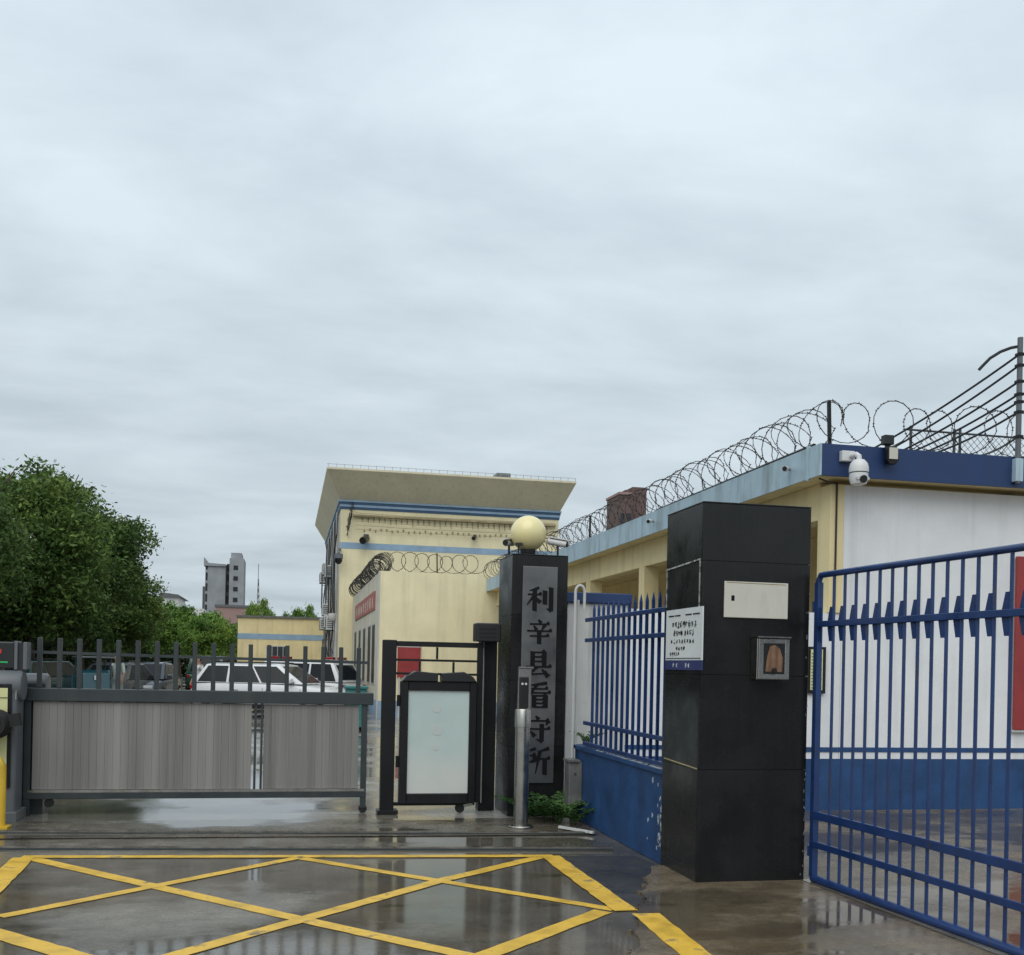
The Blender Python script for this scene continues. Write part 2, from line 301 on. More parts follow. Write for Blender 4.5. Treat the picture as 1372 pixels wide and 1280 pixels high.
# dark asphalt patch beside the box, inside the fence line
struct(sheet('asphalt_patch', [(2.28, 8.55), (2.95, 8.50), (3.0, 8.1), (2.72, 7.52), (2.62, 7.2), (2.42, 6.75), (2.30, 6.55)], .0025, M['asphalt']))
rnd = random.Random(5)
edge = []
y = 7.95
while y > 3.0:
    t = (7.56-y)/(7.56-5.56); edge.append((2.73-.79*max(t, -.25)*(1.0 if t < 1 else 1.0)+rnd.uniform(-.035, .035), y)); y -= rnd.uniform(.05, .16)
poly = edge+[(2.0, 2.6), (12, 2.6), (12, 10.95), (3.9, 10.95), (3.9, 8.0), (3.1, 8.0)]
bmk = MB(); n_ = len(poly)
bmk.prism(poly, lambda a, b: (a, b, -.01), lambda a, b: (a, b, .022))
struct(bmk.build('side_pavement', M['apron']))
lip = bpy.data.objects['side_pavement']; rr = random.Random(77); mbk = MB()
for (ex, ey) in edge:
    if 5.2 < ey < 7.7:
        for q in range(2):
            x_, y_ = ex+rr.uniform(-.012, .03), ey+rr.uniform(-.06, .06); q_ = rr.uniform(.008, .024); n_ = 7
            mbk.prism([(x_+q_*rr.uniform(.6, 1.2)*math.cos(6.283*k/n_), y_+q_*rr.uniform(.6, 1.2)*math.sin(6.283*k/n_)) for k in range(n_)], lambda a, b: (a, b, 0), lambda a, b: (a*.997+.007, b, .012+q_*.5))
tag(mbk.build('broken_edge', M['apron'], lip), kind='stuff')
# painted yellow box: outline and diagonals on a 45 degree grid
mk = None
def line(pts, wd, z, parent=None):
    wd *= 1.1; pts = [Vector((*p, z)) for p in pts]; P = []; rr = random.Random(int(pts[0].x*977+pts[-1].y*131)); k = 0
    for i, (a, b) in enumerate(zip(pts[:-1], pts[1:])):
        d = (b-a).normalized(); s_ = Vector((-d.y, d.x, 0))*wd/2; n = max(2, int((b-a).length/.10))
        for q in range(n+(1 if i == len(pts)-2 else 0)):
            p = a.lerp(b, q/n); P += [p+s_*(1+rr.uniform(-.07, .07)), p-s_*(1+rr.uniform(-.07, .07))]; k += 1
    return MB().add(P, [(2*i, 2*i+1, 2*i+3, 2*i+2) for i in range(k-1)]).build('painted_line', M['yline'], parent)
mk = struct(line([(-2.02, 8.93), (2.24, 8.55)], .10, .0070)); mk.name = 'box_marking'
line([(-2.0, 8.89), (-1.75, 4.4)], .15, .0085, mk)
line([(2.21, 8.55), (2.22, 6.56)], .15, .0085, mk)
line([(-1.93, 8.86), (.13, 6.60), (2.2, 4.4)], .105, .0040, mk); line([(.13, 8.69), (2.16, 6.62)], .09, .0040, mk); line([(-1.75, 6.65), (-.4, 5.25)], .13, .0040, mk)
line([(2.12, 8.52), (1.15, 7.66), (.13, 6.60), (-1.9, 4.5)], .105, .0055, mk); line([(.13, 8.69), (-1.68, 6.90)], .09, .0055, mk); line([(2.07, 6.58), (-.2, 4.4)], .12, .0055, mk)
line([(2.30, 6.40), (2.19, 4.2)], .165, .0255, mk)

struct(sheet('gate_sill', [(3.86, 7.30), (4.08, 3.2), (4.32, 3.2), (4.06, 7.30)], .026, M['yard']))
# two gate tracks
for k, (a, b) in enumerate((((-9, 10.75), (2.89, 9.66)), ((-9, 10.0), (2.84, 8.81)))):
    t = thing('gate_track', ((a[0]+b[0])/2, (a[1]+b[1])/2, 0), ['worn steel sliding gate track set in wet concrete, closest to the steel post', 'worn steel sliding gate track beside the yellow box marking'][k], 'gate track')
    MB().bar((*a, .008), (*b, .008), .07, .016).build('track_bed', M['gate_dark'], t)
    MB().bar((*a, .022), (*b, .022), .03, .012).build('running_rail', M['rail'], t)
t = thing('loose_batten', (2.75, 9.5, 0), 'short pale stick lying at the end of the gate track', 'stick')
MB().bar((2.90, 9.58, .03), (2.66, 9.95, .03), .028, .022).build('stick', M['dirty_white'], t)

# ------------------------------------------------------------------ sliding gate (left)
GY = 11.25
t = thing('sliding_gate', (-.8, GY, 0), 'charcoal sliding gate with grey boards below and pickets on top', 'gate')
bx = B(-2.54, .92, GY-.05, GY+.05, 1.155, 1.285).build('top_beam', M['gate_dark'], t, bevel=.008)
B(-2.54, .86, GY-.035, GY+.035, .17, .235).build('bottom_beam', M['gate_dark'], t, bevel=.006)
B(-2.5, .84, GY-.04, GY+.01, .236, .262).build('drip_rail', M['steel'], t)
B(.80, .86, GY-.03, GY+.03, .06, 1.153).build('end_post', M['gate_dark'], t)
B(-2.54, -2.48, GY-.03, GY+.03, .02, 1.153).build('end_post', M['gate_dark'], t)
for x in (-.30, -.235): B(x-.012, x+.012, GY-.015, GY+.015, .237, 1.153).build('mid_stile', M['gate_dark'], t)
for z in (.45, .78): B(-.285, -.25, GY-.008, GY+.008, z, z+.02).build('hinge_strap', M['steel'], t)
bd = B(-2.465, -2.465+.0752, GY-.014, GY+.014, .264, 1.15).build('board', M['board'], t, bevel=.0012, seg=1)
i = 1
while -2.465+.076*i+.0752 < -.32: cp(bd, .076*i); i += 1
x = -.215
while x+.0752 < .79: cp(bd, x+2.465); x += .076
MB().bar((-2.52, GY, 1.645), (.85, GY, 1.605), .03, .03).build('picket_rail', M['gate_dark'], t)
pk = B(-2.438, -2.393, GY-.02, GY+.02, 1.287, 1.79).build('picket', M['gate_dark'], t, bevel=.004, seg=1)
for i in range(1, 18): cp(pk, .1866*i, 0, -.0016*i)
foot = MB().tube([(.83, GY, .09), (.83, GY, .045)], .018, 8).build('caster_stem', M['gate_dark'], t)
MB().lathe([(.02, -.02), (.045, -.02), (.045, .02), (.02, .02)], (.83, GY, .047), 14, 'Y').build('caster', M['rubber'], t)
MB().lathe([(.02, -.02), (.045, -.02), (.045, .02), (.02, .02)], (-2.3, GY, .13), 14, 'Y').build('caster', M['rubber'], t)

# ------------------------------------------------------------------ barrier machine at the left edge
t = thing('barrier_machine', (-2.75, 10.95, 0), 'grey barrier machine with pale yellow display panel beside the gate', 'barrier')
B(-3.0, -2.53, 10.86, 11.15, .0, 1.36).build('cabinet', M['grey_paint'], t, bevel=.03, seg=3)
MB().lathe([(.02, -.30), (.14, -.30), (.155, -.28), (.155, .24), (.14, .26), (.02, .26)], (-2.76, 11.0, 1.31), 20, 'X').build('hood', M['grey_paint'], t, smooth=True)
fr = B(-3.0, -2.575, 10.835, 10.857, .33, 1.33).build('panel_frame', M['black_metal'], t, bevel=.006)
B(-2.98, -2.605, 10.82, 10.834, .42, 1.29).build('display_panel', M['yellow_ad'], fr)
B(-2.98, -2.605, 10.814, 10.819, 1.195, 1.20).build('panel_rule', M['ink'], fr)
MB().lathe([(.02, -.12), (.11, -.12), (.14, -.06), (.14, .05), (.02, .05)], (-2.68, 10.72, .95), 20, 'Y').build('arm_hub', M['rubber'], t, smooth=True)
MB().bar((-2.46, 10.70, 1.0), (-2.7, 10.70, .96), .09, .12).build('arm_clamp', M['rubber'], t)
MB().tube([(-2.68, 10.66, 1.0), (-2.78, 10.64, .70)], [.10, .06], 12).build('counterweight', M['rubber'], t)
B(-3.02, -2.5, 10.8, 11.2, 0, .10).build('plinth', M['grey_paint'], t, bevel=.01)
B(-2.543, -2.533, 10.852, 10.88, 1.18, 1.28).build('lock_plate', M['steel'], t)
t = thing('message_display', (-2.8, 11.02, 1.42), 'black message display box with red and green lights on the barrier machine', 'display')
B(-3.05, -2.585, 10.95, 11.1, 1.475, 1.735).build('housing', M['black_plastic'], t, bevel=.012)
B(-2.583, -2.552, 10.94, 11.11, 1.465, 1.745).build('end_cap', M['grey_paint'], t, bevel=.006)
B(-2.503, -2.466, 10.94, 11.11, 1.47, 1.735).build('end_cap', M['grey_paint'], t, bevel=.006)
B(-2.552, -2.503, 10.96, 11.1, 1.455, 1.725).build('bracket', M['black_plastic'], t)
rr = random.Random(3)
for k in range(5): B(-2.98+.062*k, -2.945+.062*k, 10.943, 10.9495, 1.62, 1.65+rr.uniform(0, .02)).build('red_segment', M['led_red'], t)
B(-2.96, -2.64, 10.943, 10.9495, 1.53, 1.545).build('green_segment', M['led_green'], t)
B(-2.85, -2.70, 10.97, 11.08, 1.42, 1.475).build('stand', M['black_plastic'], t)
t = thing('crash_post', (-2.64, 10.55, 0), 'yellow crash post in front of the barrier machine', 'bollard')
MB().tube([(-2.545, 10.4, .02), (-2.545, 10.4, .58), (-2.575, 10.4, .63), (-2.64, 10.4, .65), (-3.2, 10.4, .65)], .045, 14).build('hoop', M['yellow_post'], t, smooth=True)
B(-2.625, -2.465, 10.32, 10.48, .009, .03).build('base_plate', M['yellow_post'], t)
t = thing('gate_drive', (-2.42, 11.42, 0), 'small rounded grey gate drive housing behind the charcoal gate end', 'gate motor')
B(-2.6, -2.38, 11.33, 11.6, 0, 1.33).build('column', M['gate_dark'], t, bevel=.01)
MB().lathe([(.02, -.12), (.11, -.12), (.13, -.09), (.13, .1), (.11, .12), (.02, .12)], (-2.49, 11.46, 1.30), 18, 'X').build('hood', M['grey_paint'], t, smooth=True)

# ------------------------------------------------------------------ pedestrian gate with lightbox
PYy = 11.15
t = thing('pedestrian_gate', (1.55, PYy, 0), 'black pedestrian gate frame with lattice top holding a pale lightbox', 'gate')
B(1.0, 1.145, PYy-.06, PYy+.06, .02, 1.855).build('main_post', M['black_metal'], t, bevel=.008)
B(.97, 1.19, PYy-.1, PYy+.1, .012, .05).build('foot_plate', M['black_metal'], t, bevel=.004)
B(1.146, 2.09, PYy-.025, PYy+.025, 1.79, 1.845).build('top_rail', M['black_metal'], t, bevel=.004)
B(2.025, 2.085, PYy-.025, PYy+.025, .12, 1.789).build('end_stile', M['black_metal'], t, bevel=.004)
B(1.146, 2.024, PYy-.02, PYy+.02, .09, .125).build('bottom_rail', M['black_metal'], t)
for z in (1.645, 1.50): B(1.146, 2.024, PYy-.012, PYy+.012, z-.012, z+.012).build('lattice_bar', M['black_metal'], t)
for x, z0, z1 in ((1.585, 1.659, 1.788), (1.40, 1.514, 1.631), (1.765, 1.514, 1.631), (1.585, 1.40, 1.486)): B(x-.011, x+.011, PYy-.012, PYy+.012, z0, z1).build('lattice_upright', M['black_metal'], t)
lb = MB()
for a in ((1.195, 1.275, .12, 1.42), (1.935, 2.012, .12, 1.42)): lb.box(a[0], a[1], PYy-.10, PYy+.03, a[2], a[3])
lb.box(1.276, 1.934, PYy-.10, PYy+.03, 1.322, 1.42); lb.box(1.276, 1.934, PYy-.10, PYy+.03, .12, .225)
fr = lb.build('lightbox_frame', M['black_metal'], t, bevel=.006, seg=1)
sc = B(1.278, 1.932, PYy-.075, PYy-.02, .227, 1.32).build('lightbox_screen', M['screen'], fr)
rr = random.Random(8)
for x, z, r in ((1.585, 1.13, .04), (1.59, .90, .055), (1.58, .72, .035)):
    MB().lathe([(.005, 0), (r, 0), (r, .002), (.005, .002)], (x, PYy-.078, z), 18, 'Y').build('printed_mark', M['pink'], fr)
for s in (-1, 1):                       # solar lid, two sloping halves
    MB().prism([(1.605+s*.02, 1.421), (1.605+s*.40, 1.421), (1.605+s*.36, 1.475), (1.605+s*.26, 1.53), (1.605+s*.02, 1.51)], lambda a, b: (a, PYy-.12, b), lambda a, b: (a, PYy+.05, b)).build('lid', M['black_plastic'], t, bevel=.008)
for x in (1.16, 2.0):
    for z in (.5, 1.15): B(x+.001 if x < 1.5 else x+.0125, x+.034 if x < 1.5 else x+.024, PYy-.03, PYy+.0, z, z+.12).build('hinge', M['black_metal'], t)
MB().lathe([(.015, -.02), (.05, -.02), (.05, .02), (.015, .02)], (1.86, PYy-.02, .06), 16, 'Y').build('caster', M['rubber'], t)
MB().bar((1.86, PYy-.02, .075), (2.0, PYy-.02, .105), .03, .03).build('caster_arm', M['steel'], t)
t = thing('gate_operator', (2.2, 11.3, 0), 'black swing operator post with boxy head between lightbox gate and name pillar', 'gate motor')
B(2.09, 2.27, 11.28, 11.45, .01, 1.87).build('post', M['black_metal'], t, bevel=.006)
B(1.985, 2.255, 11.02, 11.24, 1.86, 2.06).build('head', M['black_plastic'], t, bevel=.012)
B(2.10, 2.255, 11.24, 11.30, 1.88, 2.0).build('head_bracket', M['black_plastic'], t)
MB().tube([(2.115, 11.255, 1.855), (2.115, 11.255, .1)], .007, 6).build('conduit', M['pvc'], t)
for k in range(3): B(2.02, 2.2, 11.013, 11.019, 1.90+.045*k, 1.918+.045*k).build('vent_slot', M['rubber'], t)

# ------------------------------------------------------------------ clad pillars
def pillar(name, label, x0, x1, y0, y1, h, rows, mid=False):
    t = thing(name, ((x0+x1)/2, (y0+y1)/2, 0), label, 'pillar')
    e = .012
    B(x0+e, x1-e, y0+e, y1-e, 0, h-.014).build('core', M['grout'], t)
    zs = [0]+rows+[h-.012]
    for a, b in zip(zs[:-1], zs[1:]):
        B(x0+.0015, x1-.0015, y0, y0+e-.001, a+.002, b-.002).build('cladding_panel', M['black_stone'], t)
        B(x0+.0015, x1-.0015, y1-e+.001, y1, a+.002, b-.002).build('cladding_panel', M['black_stone'], t)
        B(x0, x0+e-.001, y0+e, y1-e, a+.002, b-.002).build('cladding_panel', M['black_stone'], t)
        B(x1-e+.001, x1, y0+e, y1-e, a+.002, b-.002).build('cladding_panel', M['black_stone'], t)
    B(x0-.002, x1+.002, y0-.002, y1+.002, h-.011, h).build('cap_slab', M['black_stone'], t, bevel=.003)
    return t
NP = pillar('gate_pillar', 'tall black panelled pillar carrying white notice, ivory plaque and intercom', 3.01, 3.885, 7.30, 8.05, 2.86, [.86, 1.57, 2.42])
MB().bar((3.005, 7.33, 2.43), (3.005, 8.04, 2.405), .006, .012).build('sealant_bead', M['sealant'], NP)
B(3.002, 3.009, 7.33, 7.338, 1.62, 2.42).build('sealant_bead', M['sealant'], NP)
B(3.002, 3.009, 8.02, 8.026, 2.1, 2.40).build('sealant_bead', M['sealant'], NP)
MB().bar((3.005, 7.31, .865), (3.005, 8.0, .885), .005, .008).build('sealant_bead', M['stain_shade'], NP)
SP = pillar('name_pillar', 'black panelled pillar with vertical metal name plaque under a globe lamp', 2.33, 2.94, 10.85, 11.55, 2.80, [.75, 1.45, 2.15])

# name plaque and its six characters
pl = B(2.44, 2.82, 10.828, 10.8495, .36, 2.67).build('name_plaque', M['plaque'], SP, bevel=.004)
CH = {
 '利': [('p', 46, 6, 12, 18, 9, 3), ('h', 6, 32, 56, 32), ('v', 31, 14, 31, 96), ('p', 30, 34, 4, 72, 10, 2), ('p', 32, 42, 52, 62, 4, 13), ('v', 68, 18, 68, 70), ('v', 90, 5, 90, 94), ('p', 92, 94, 74, 84, 10, 2)],
 '辛': [('p', 46, 2, 56, 16, 4, 12), ('h', 16, 20, 86, 20), ('p', 30, 26, 40, 43, 3, 12), ('p', 70, 23, 58, 45, 11, 3), ('h', 6, 47, 95, 47), ('h', 16, 67, 85, 67), ('v', 50, 47, 50, 100)],
 '县': [('v', 28, 5, 28, 60), ('v', 70, 5, 70, 60), ('h', 28, 7, 72, 7), ('h', 28, 24, 70, 24), ('h', 28, 41, 70, 41), ('h', 4, 61, 96, 61), ('p', 46, 61, 18, 88, 8, 6), ('h', 16, 90, 80, 85), ('p', 62, 70, 86, 98, 4, 15)],
 '看': [('p', 82, 4, 22, 13, 10, 4), ('h', 14, 26, 86, 26), ('h', 4, 41, 96, 41), ('p', 46, 10, 4, 74, 9, 2), ('v', 36, 50, 36, 98), ('v', 78, 50, 78, 98), ('h', 36, 52, 80, 52), ('h', 36, 66, 78, 66), ('h', 36, 80, 78, 80), ('h', 36, 94, 78, 94)],
 '守': [('p', 44, 1, 55, 14, 4, 12), ('p', 14, 17, 8, 34, 5, 11), ('h', 12, 19, 92, 19), ('p', 92, 18, 80, 34, 12, 3), ('h', 4, 49, 96, 49), ('v', 66, 32, 66, 96), ('p', 68, 96, 46, 86, 10, 2), ('p', 26, 57, 42, 76, 4, 13)],
 '所': [('p', 46, 5, 14, 15, 9, 4), ('p', 16, 12, 4, 96, 11, 2), ('h', 14, 30, 46, 30), ('v', 43, 30, 43, 54), ('h', 14, 52, 43, 52), ('p', 94, 4, 58, 16, 11, 4), ('p', 62, 13, 46, 96, 11, 2), ('h', 60, 42, 98, 42), ('v', 79, 42, 79, 100)],
}
def stroke(mb, s, X, Z, sx, sz, y0, y1):
    k, a, b, c, d = s[:5]
    if k == 'h':
        polys = [[(a, b-3.3), (c, d-3.3), (c, d+3.3), (a, b+3.3)], [(c-14, d-3), (c-4, d-12), (c+2, d-3)]]
    elif k == 'v':
        polys = [[(a-8, b), (a+8, b), (c+8, d), (c-8, d-3)], [(a-10, b-3), (a+7, b-1), (a+6, b+4), (a-6, b+3)]]
    else:
        w0, w1 = s[5]*.65, s[6]*.65; L_ = math.hypot(c-a, d-b); nx, ny = -(d-b)/L_, (c-a)/L_
        polys = [[(a+nx*w0, b+ny*w0), (c+nx*w1, d+ny*w1), (c-nx*w1, d-ny*w1), (a-nx*w0, b-ny*w0)]]
    for j, p in enumerate(polys):
        dy = random.Random(str(s)+str(j)).uniform(0, .0025)
        mb.prism(p, lambda u, v: (X+u*sx, y0-dy, Z-v*sz), lambda u, v: (X+u*sx, y1, Z-v*sz))
for ch, zt, zb in (('利', 2.45, 2.19), ('辛', 2.10, 1.85), ('县', 1.765, 1.50), ('看', 1.43, 1.165), ('守', 1.07, .80), ('所', .735, .455)):
    mb = MB()
    for s in CH[ch]: stroke(mb, s, 2.478, zt+.01, .00305, (zt-zb+.02)/100, 10.822, 10.8275)
    mb.build('raised_character', M['ink'], pl)

t = thing('globe_lamp', (2.55, 11.1, 2.80), 'cream globe lamp on top of the name pillar', 'lamp')
rg = .195; gc = (2.55, 11.1, 3.05)
MB().lathe([(max(.004, rg*math.sin(math.pi*k/24)), -rg*math.cos(math.pi*k/24)) for k in range(25)], gc, 40).build('globe', M['globe'], t, smooth=True)
MB().lathe([(.11, 0), (.11, .02), (.085, .035), (.085, .075), (.02, .075)], (2.55, 11.1, 2.80), 24).build('base', M['black_metal'], t, smooth=True)
def bullet(name, label, base, d, s=1, group=None):
    t = thing(name, base, label, 'camera', group); b = Vector(base); d = Vector(d).normalized()
    h = b+Vector((0, 0, .17*s))
    MB().lathe([(.04*s, 0), (.04*s, .012*s), (.014*s, .018*s), (.014*s, .15*s)], base, 12).build('stand', M['black_plastic'], t, smooth=True)
    MB().tube([h-d*.13*s, h-d*.12*s, h+d*.10*s, h+d*.11*s], [.03*s, .042*s, .042*s, .040*s], 16).build('body', M['white_plastic'], t, smooth=True)
    MB().tube([h+d*.111*s, h+d*.125*s], .034*s, 16).build('lens', M['black_plastic'], t)
    MB().bar(h-d*.10*s+Vector((0, 0, .05*s)), h+d*.17*s+Vector((0, 0, .05*s)), .10*s, .012*s).build('sun_shield', M['white_plastic'], t)
    return t
bullet('bullet_camera', 'white and black bullet camera beside the globe lamp, aimed at the pedestrian gate', (2.36, 11.2, 2.80), (-.55, -.8, -.12), .9)
bullet('bullet_camera', 'white bullet camera beside the globe lamp, aimed over the blue fence', (2.86, 11.0, 2.80), (.85, -.45, -.18), .9)
t = thing('small_bracket', (2.42, 11.05, 2.8), 'tiny black sensor bracket on the name pillar next to the globe', 'sensor')
MB().tube([(2.42, 10.98, 2.8), (2.42, 10.98, 2.93)], .008, 6).build('rod', M['black_metal'], t)
B(2.385, 2.455, 10.965, 10.995, 2.90, 2.93).build('sensor', M['black_plastic'], t)

# ------------------------------------------------------------------ steel face scanner post
t = thing('scanner_post', (2.3, 10.08, 0), 'brushed steel entry scanner post with small black screen before the name pillar', 'scanner post')
cx, cy = 2.30, 10.08
MB().lathe([(.02, .009), (.125, .009), (.125, .022), (.115, .032), (.02, .032)], (cx, cy, 0), 28).build('flange', M['steel'], t, smooth=True)
MB().lathe([(.02, .03), (.072, .03), (.072, 1.0), (.02, 1.0)], (cx, cy, 0), 28).build('tube', M['steel'], t, smooth=True)
MB().lathe([(.02, 1.002), (.08, 1.002), (.08, 1.17), (.074, 1.18), (.02, 1.18)], (cx, cy, 0), 28).build('collar', M['steel'], t, smooth=True)
h = B(cx-.055, cx+.075, cy-.015, cy+.035, 1.18, 1.585).build('back_plate', M['steel'], t, bevel=.006)
B(cx-.05, cx+.045, cy-.045, cy-.0155, 1.19, 1.50).build('screen', M['black_plastic'], t, bevel=.01)
B(cx-.06, cx+.085, cy-.06, cy+.035, 1.586, 1.60).build('rain_hood', M['steel'], t)
for dx in (-.022, .014): MB().lathe([(.002, -.004), (.012, -.004), (.012, 0), (.002, 0)], (cx+dx, cy-.0455, 1.43), 10, 'Y').build('lens', M['lamp_white'], t)

# ------------------------------------------------------------------ blue picket fence on plinth wall
t = thing('fence_plinth', (3.13, 9.3, 0), 'low blue painted wall under the blue picket fence', 'wall')
B(3.03, 3.24, 8.052, 10.75, 0, .74).build('wall_body', M['blue_wall'], t, bevel=.01)
B(3.005, 3.26, 8.054, 10.77, .741, .785).build('coping', M['blue_wall'], t, bevel=.008)
rr = random.Random(12)
fl = MB()
for k in range(26):
    yy = rr.choice([rr.uniform(8.07, 8.45), rr.uniform(8.07, 8.2)]); zz = rr.uniform(.05, .70); r = rr.uniform(.006, .026)
    n_ = 11; fl.prism([(yy+r*rr.uniform(.25, 1.0)*math.cos(2*math.pi*q/n_), zz+1.3*r*rr.uniform(.25, 1.3)*math.sin(2*math.pi*q/n_)) for q in range(n_)], lambda a, b: (3.031, a, b), lambda a, b: (3.0275, a, b))
tag(fl.build('bare_patches', M['flake'], t), kind='stuff')
fl = MB(); yy = 8.1
while yy < 10.0:
    l_ = rr.uniform(.03, .16)*(1 if yy < 8.9 else .5); fl.bar((3.02+rr.uniform(0, .01), yy, .787), (3.02+rr.uniform(0, .02), yy+l_, .787), rr.uniform(.015, .05), .004); yy += l_+rr.uniform(.0, .10)
tag(fl.build('worn_coping_edge', M['flake'], t), kind='stuff')
t = thing('picket_fence', (3.1, 9.3, .79), 'blue steel picket fence with spear tips on the low blue wall', 'fence')
FX = 3.07
for z in (2.095, 1.885, 1.03, .82): B(FX-.045, FX-.018, 8.055, 10.45, z-.02, z+.02).build('rail', M['blue'], t, bevel=.004, seg=1)
pk = MB(); pk.box(FX-.012, FX+.012, 8.19-.012, 8.19+.012, .79, 2.20)
pk.add([(FX-.012, 8.19-.012, 2.201), (FX+.012, 8.19-.012, 2.201), (FX+.012, 8.19+.012, 2.201), (FX-.012, 8.19+.012, 2.201), (FX, 8.19, 2.27)], [(0, 1, 4), (1, 2, 4), (2, 3, 4), (3, 0, 4), (3, 2, 1, 0)])
pk = pk.build('picket', M['blue'], t)
for i in range(1, 14): cp(pk, 0, .16*i)

# ------------------------------------------------------------------ low white wall behind the fence and its pier
t = thing('yard_wall', (5, 11.45, 0), 'low white boundary wall with blue dado behind the blue picket fence', 'wall')
B(3.80, 6.14, 11.40, 11.60, .60, 2.29).build('upper_wall', M['white_wall'], t)
B(3.80, 6.14, 11.392, 11.61, 0, .598).build('dado', M['blue_wall'], t)
B(3.80, 6.14, 11.394, 11.3995, .68, .73).build('painted_stripe', M['blue_wall'], t)
t = thing('wall_pier', (3.45, 11.5, 0), 'stained white wall pier with dark blue cap next to the name pillar', 'wall')
B(3.08, 3.79, 11.36, 11.75, 0, 2.33).build('pier_body', M['dirty_white'], t, bevel=.01)
B(3.03, 3.83, 11.32, 11.80, 2.331, 2.45).build('cap', M['navy'], t, bevel=.012)
t = thing('vent_pipe', (2.95, 10.62, 0), 'white plastic pipe with a hooked top beside the name pillar', 'pipe')
MB().tube([(2.975, 10.66, .05), (2.975, 10.66, 2.38)]+[(3.025-.05*math.cos(a), 10.66, 2.40+.07*math.sin(a)) for a in [math.pi*k/8 for k in range(9)]]+[(3.075, 10.66, 2.22)], .016, 10).build('hooked_pipe', M['pvc'], t, smooth=True)
MB().tube([(3.02, 10.70, .75), (3.02, 10.70, 2.32)], .014, 8).build('straight_pipe', M['pvc'], t, smooth=True)
t = thing('utility_box', (3.0, 10.5, 0), 'small weathered grey utility box between weeds and blue wall', 'box')
B(2.885, 3.0285, 10.44, 10.62, .17, .62).build('body', M['grey_box'], t, bevel=.01)
B(2.87, 3.0, 10.42, 10.64, .62, .645).build('lid', M['grey_box'], t, bevel=.004)
MB().lathe([(.003, -.006), (.014, -.006), (.014, 0), (.003, 0)], (2.95, 10.44, .5), 10, 'Y').build('lock', M['steel'], t)
MB().tube([(2.955, 10.53, .0), (2.955, 10.53, .18)], .03, 8).build('stand', M['gate_dark'], t)

rr = random.Random(9); mbk = MB()
for k in range(34):
    z_ = rr.choice([rr.uniform(.05, 1.0), rr.uniform(.05, 2.3)]); q_ = rr.uniform(.002, .007); x_ = 3.884-abs(rr.gauss(0, .010)) 
    mbk.box(x_-q_*.5, min(x_+q_*.5, 3.8855), 7.2983, 7.2999, z_-q_*rr.uniform(.5, 3), z_+q_*rr.uniform(.5, 3))
tag(mbk.build('scraped_edge', M['scuff'], NP), kind='stuff')
# ------------------------------------------------------------------ signs on the near pillar
rr = random.Random(21)
def glyph(mb, u, v, s, fn, y0=.001, y1=.003):      # small illegible stroke cluster, flat print
    for k in range(rr.randint(5, 8)):
        if rr.random() < .5:
            a = rr.uniform(0, .55)*s; b = rr.uniform(0, 1)*s; q = [(u+a, v+b), (u+a+rr.uniform(.4, .5)*s, v+b), (u+a+.45*s, v+b+.09*s), (u+a, v+b+.09*s)]
        else:
            a = rr.uniform(0, .85)*s; b = rr.uniform(0, .4)*s; q = [(u+a, v+b), (u+a+.11*s, v+b), (u+a+.11*s, v+b+.6*s), (u+a, v+b+.6*s)]
        d = rr.uniform(0, .0006)
        mb.prism(q, lambda m_, n_: fn(m_, n_, y0), lambda m_, n_: fn(m_, n_, y1+d))
t = thing('notice_sheet', (3.0, 7.6, 1.6), 'white printed notice with blue bottom strip on side of black gate pillar', 'sign')
B(2.999, 3.0095, 7.25, 8.0, 1.675, 2.075).build('sheet', M['paper'], t)
B(2.998, 3.0095, 7.25, 8.0, 1.60, 1.674).build('blue_strip', M['notice_blue'], t)
fn = lambda u, v, d: (2.9992-d, 8.0-u, 2.075-v)
ink = MB()
for k in range(9): glyph(ink, .13+.058*k, .095, .05, fn)
for k in range(4): glyph(ink, .17+.05*k, .165, .045, fn)
for k in range(4): glyph(ink, .39+.055*k, .165, .045, fn)
for k in range(9): glyph(ink, .12+.055*k, .235, .035, fn)
for k in range(4): glyph(ink, .23+.05*k, .29, .033, fn)
for k in range(5): glyph(ink, .10+.042*k, .335, .03, fn)
for a, b in ((.06, .18), (.20, .31), (.42, .54), (.57, .70)): ink.bar(fn(a, .05, .002), fn(b, .05, .002), .004, .009)
tag(ink.build('printed_lines', M['ink'], t), kind='stuff')
fn2 = lambda u, v, d: (2.9982-d, 8.0-u, 2.075-v)
ink = MB()
for u in (.17, .24, .42, .49): glyph(ink, u, .42, .036, fn2)
tag(ink.build('strip_characters', M['paper'], t), kind='stuff')
MB().bar(fn(.02, .385, .002), fn(.73, .385, .002), .003, .005).build('rule', M['ink'], t)
for k in range(14): pass
t = thing('ivory_plaque', (3.44, 7.29, 2.0), 'blank ivory plaque on front of black gate pillar', 'sign')
B(3.185, 3.70, 7.285, 7.2985, 2.0, 2.27).build('board', M['cream_plaque'], t, bevel=.004)
B(3.24, 3.265, 7.2835, 7.2845, 2.125, 2.165).build('small_mark', M['ink'], t)
MB().bar((3.20, 7.2842, 2.262), (3.68, 7.2842, 2.258), .001, .006).build('grimy_edge', M['stain_shade'], t)
t = thing('intercom_box', (3.54, 7.25, 1.54), 'metal framed intercom box with brown glass on black gate pillar', 'intercom')
B(3.41, 3.67, 7.19, 7.2985, 1.54, 1.85).build('housing', M['steel'], t, bevel=.006)
fr = MB()
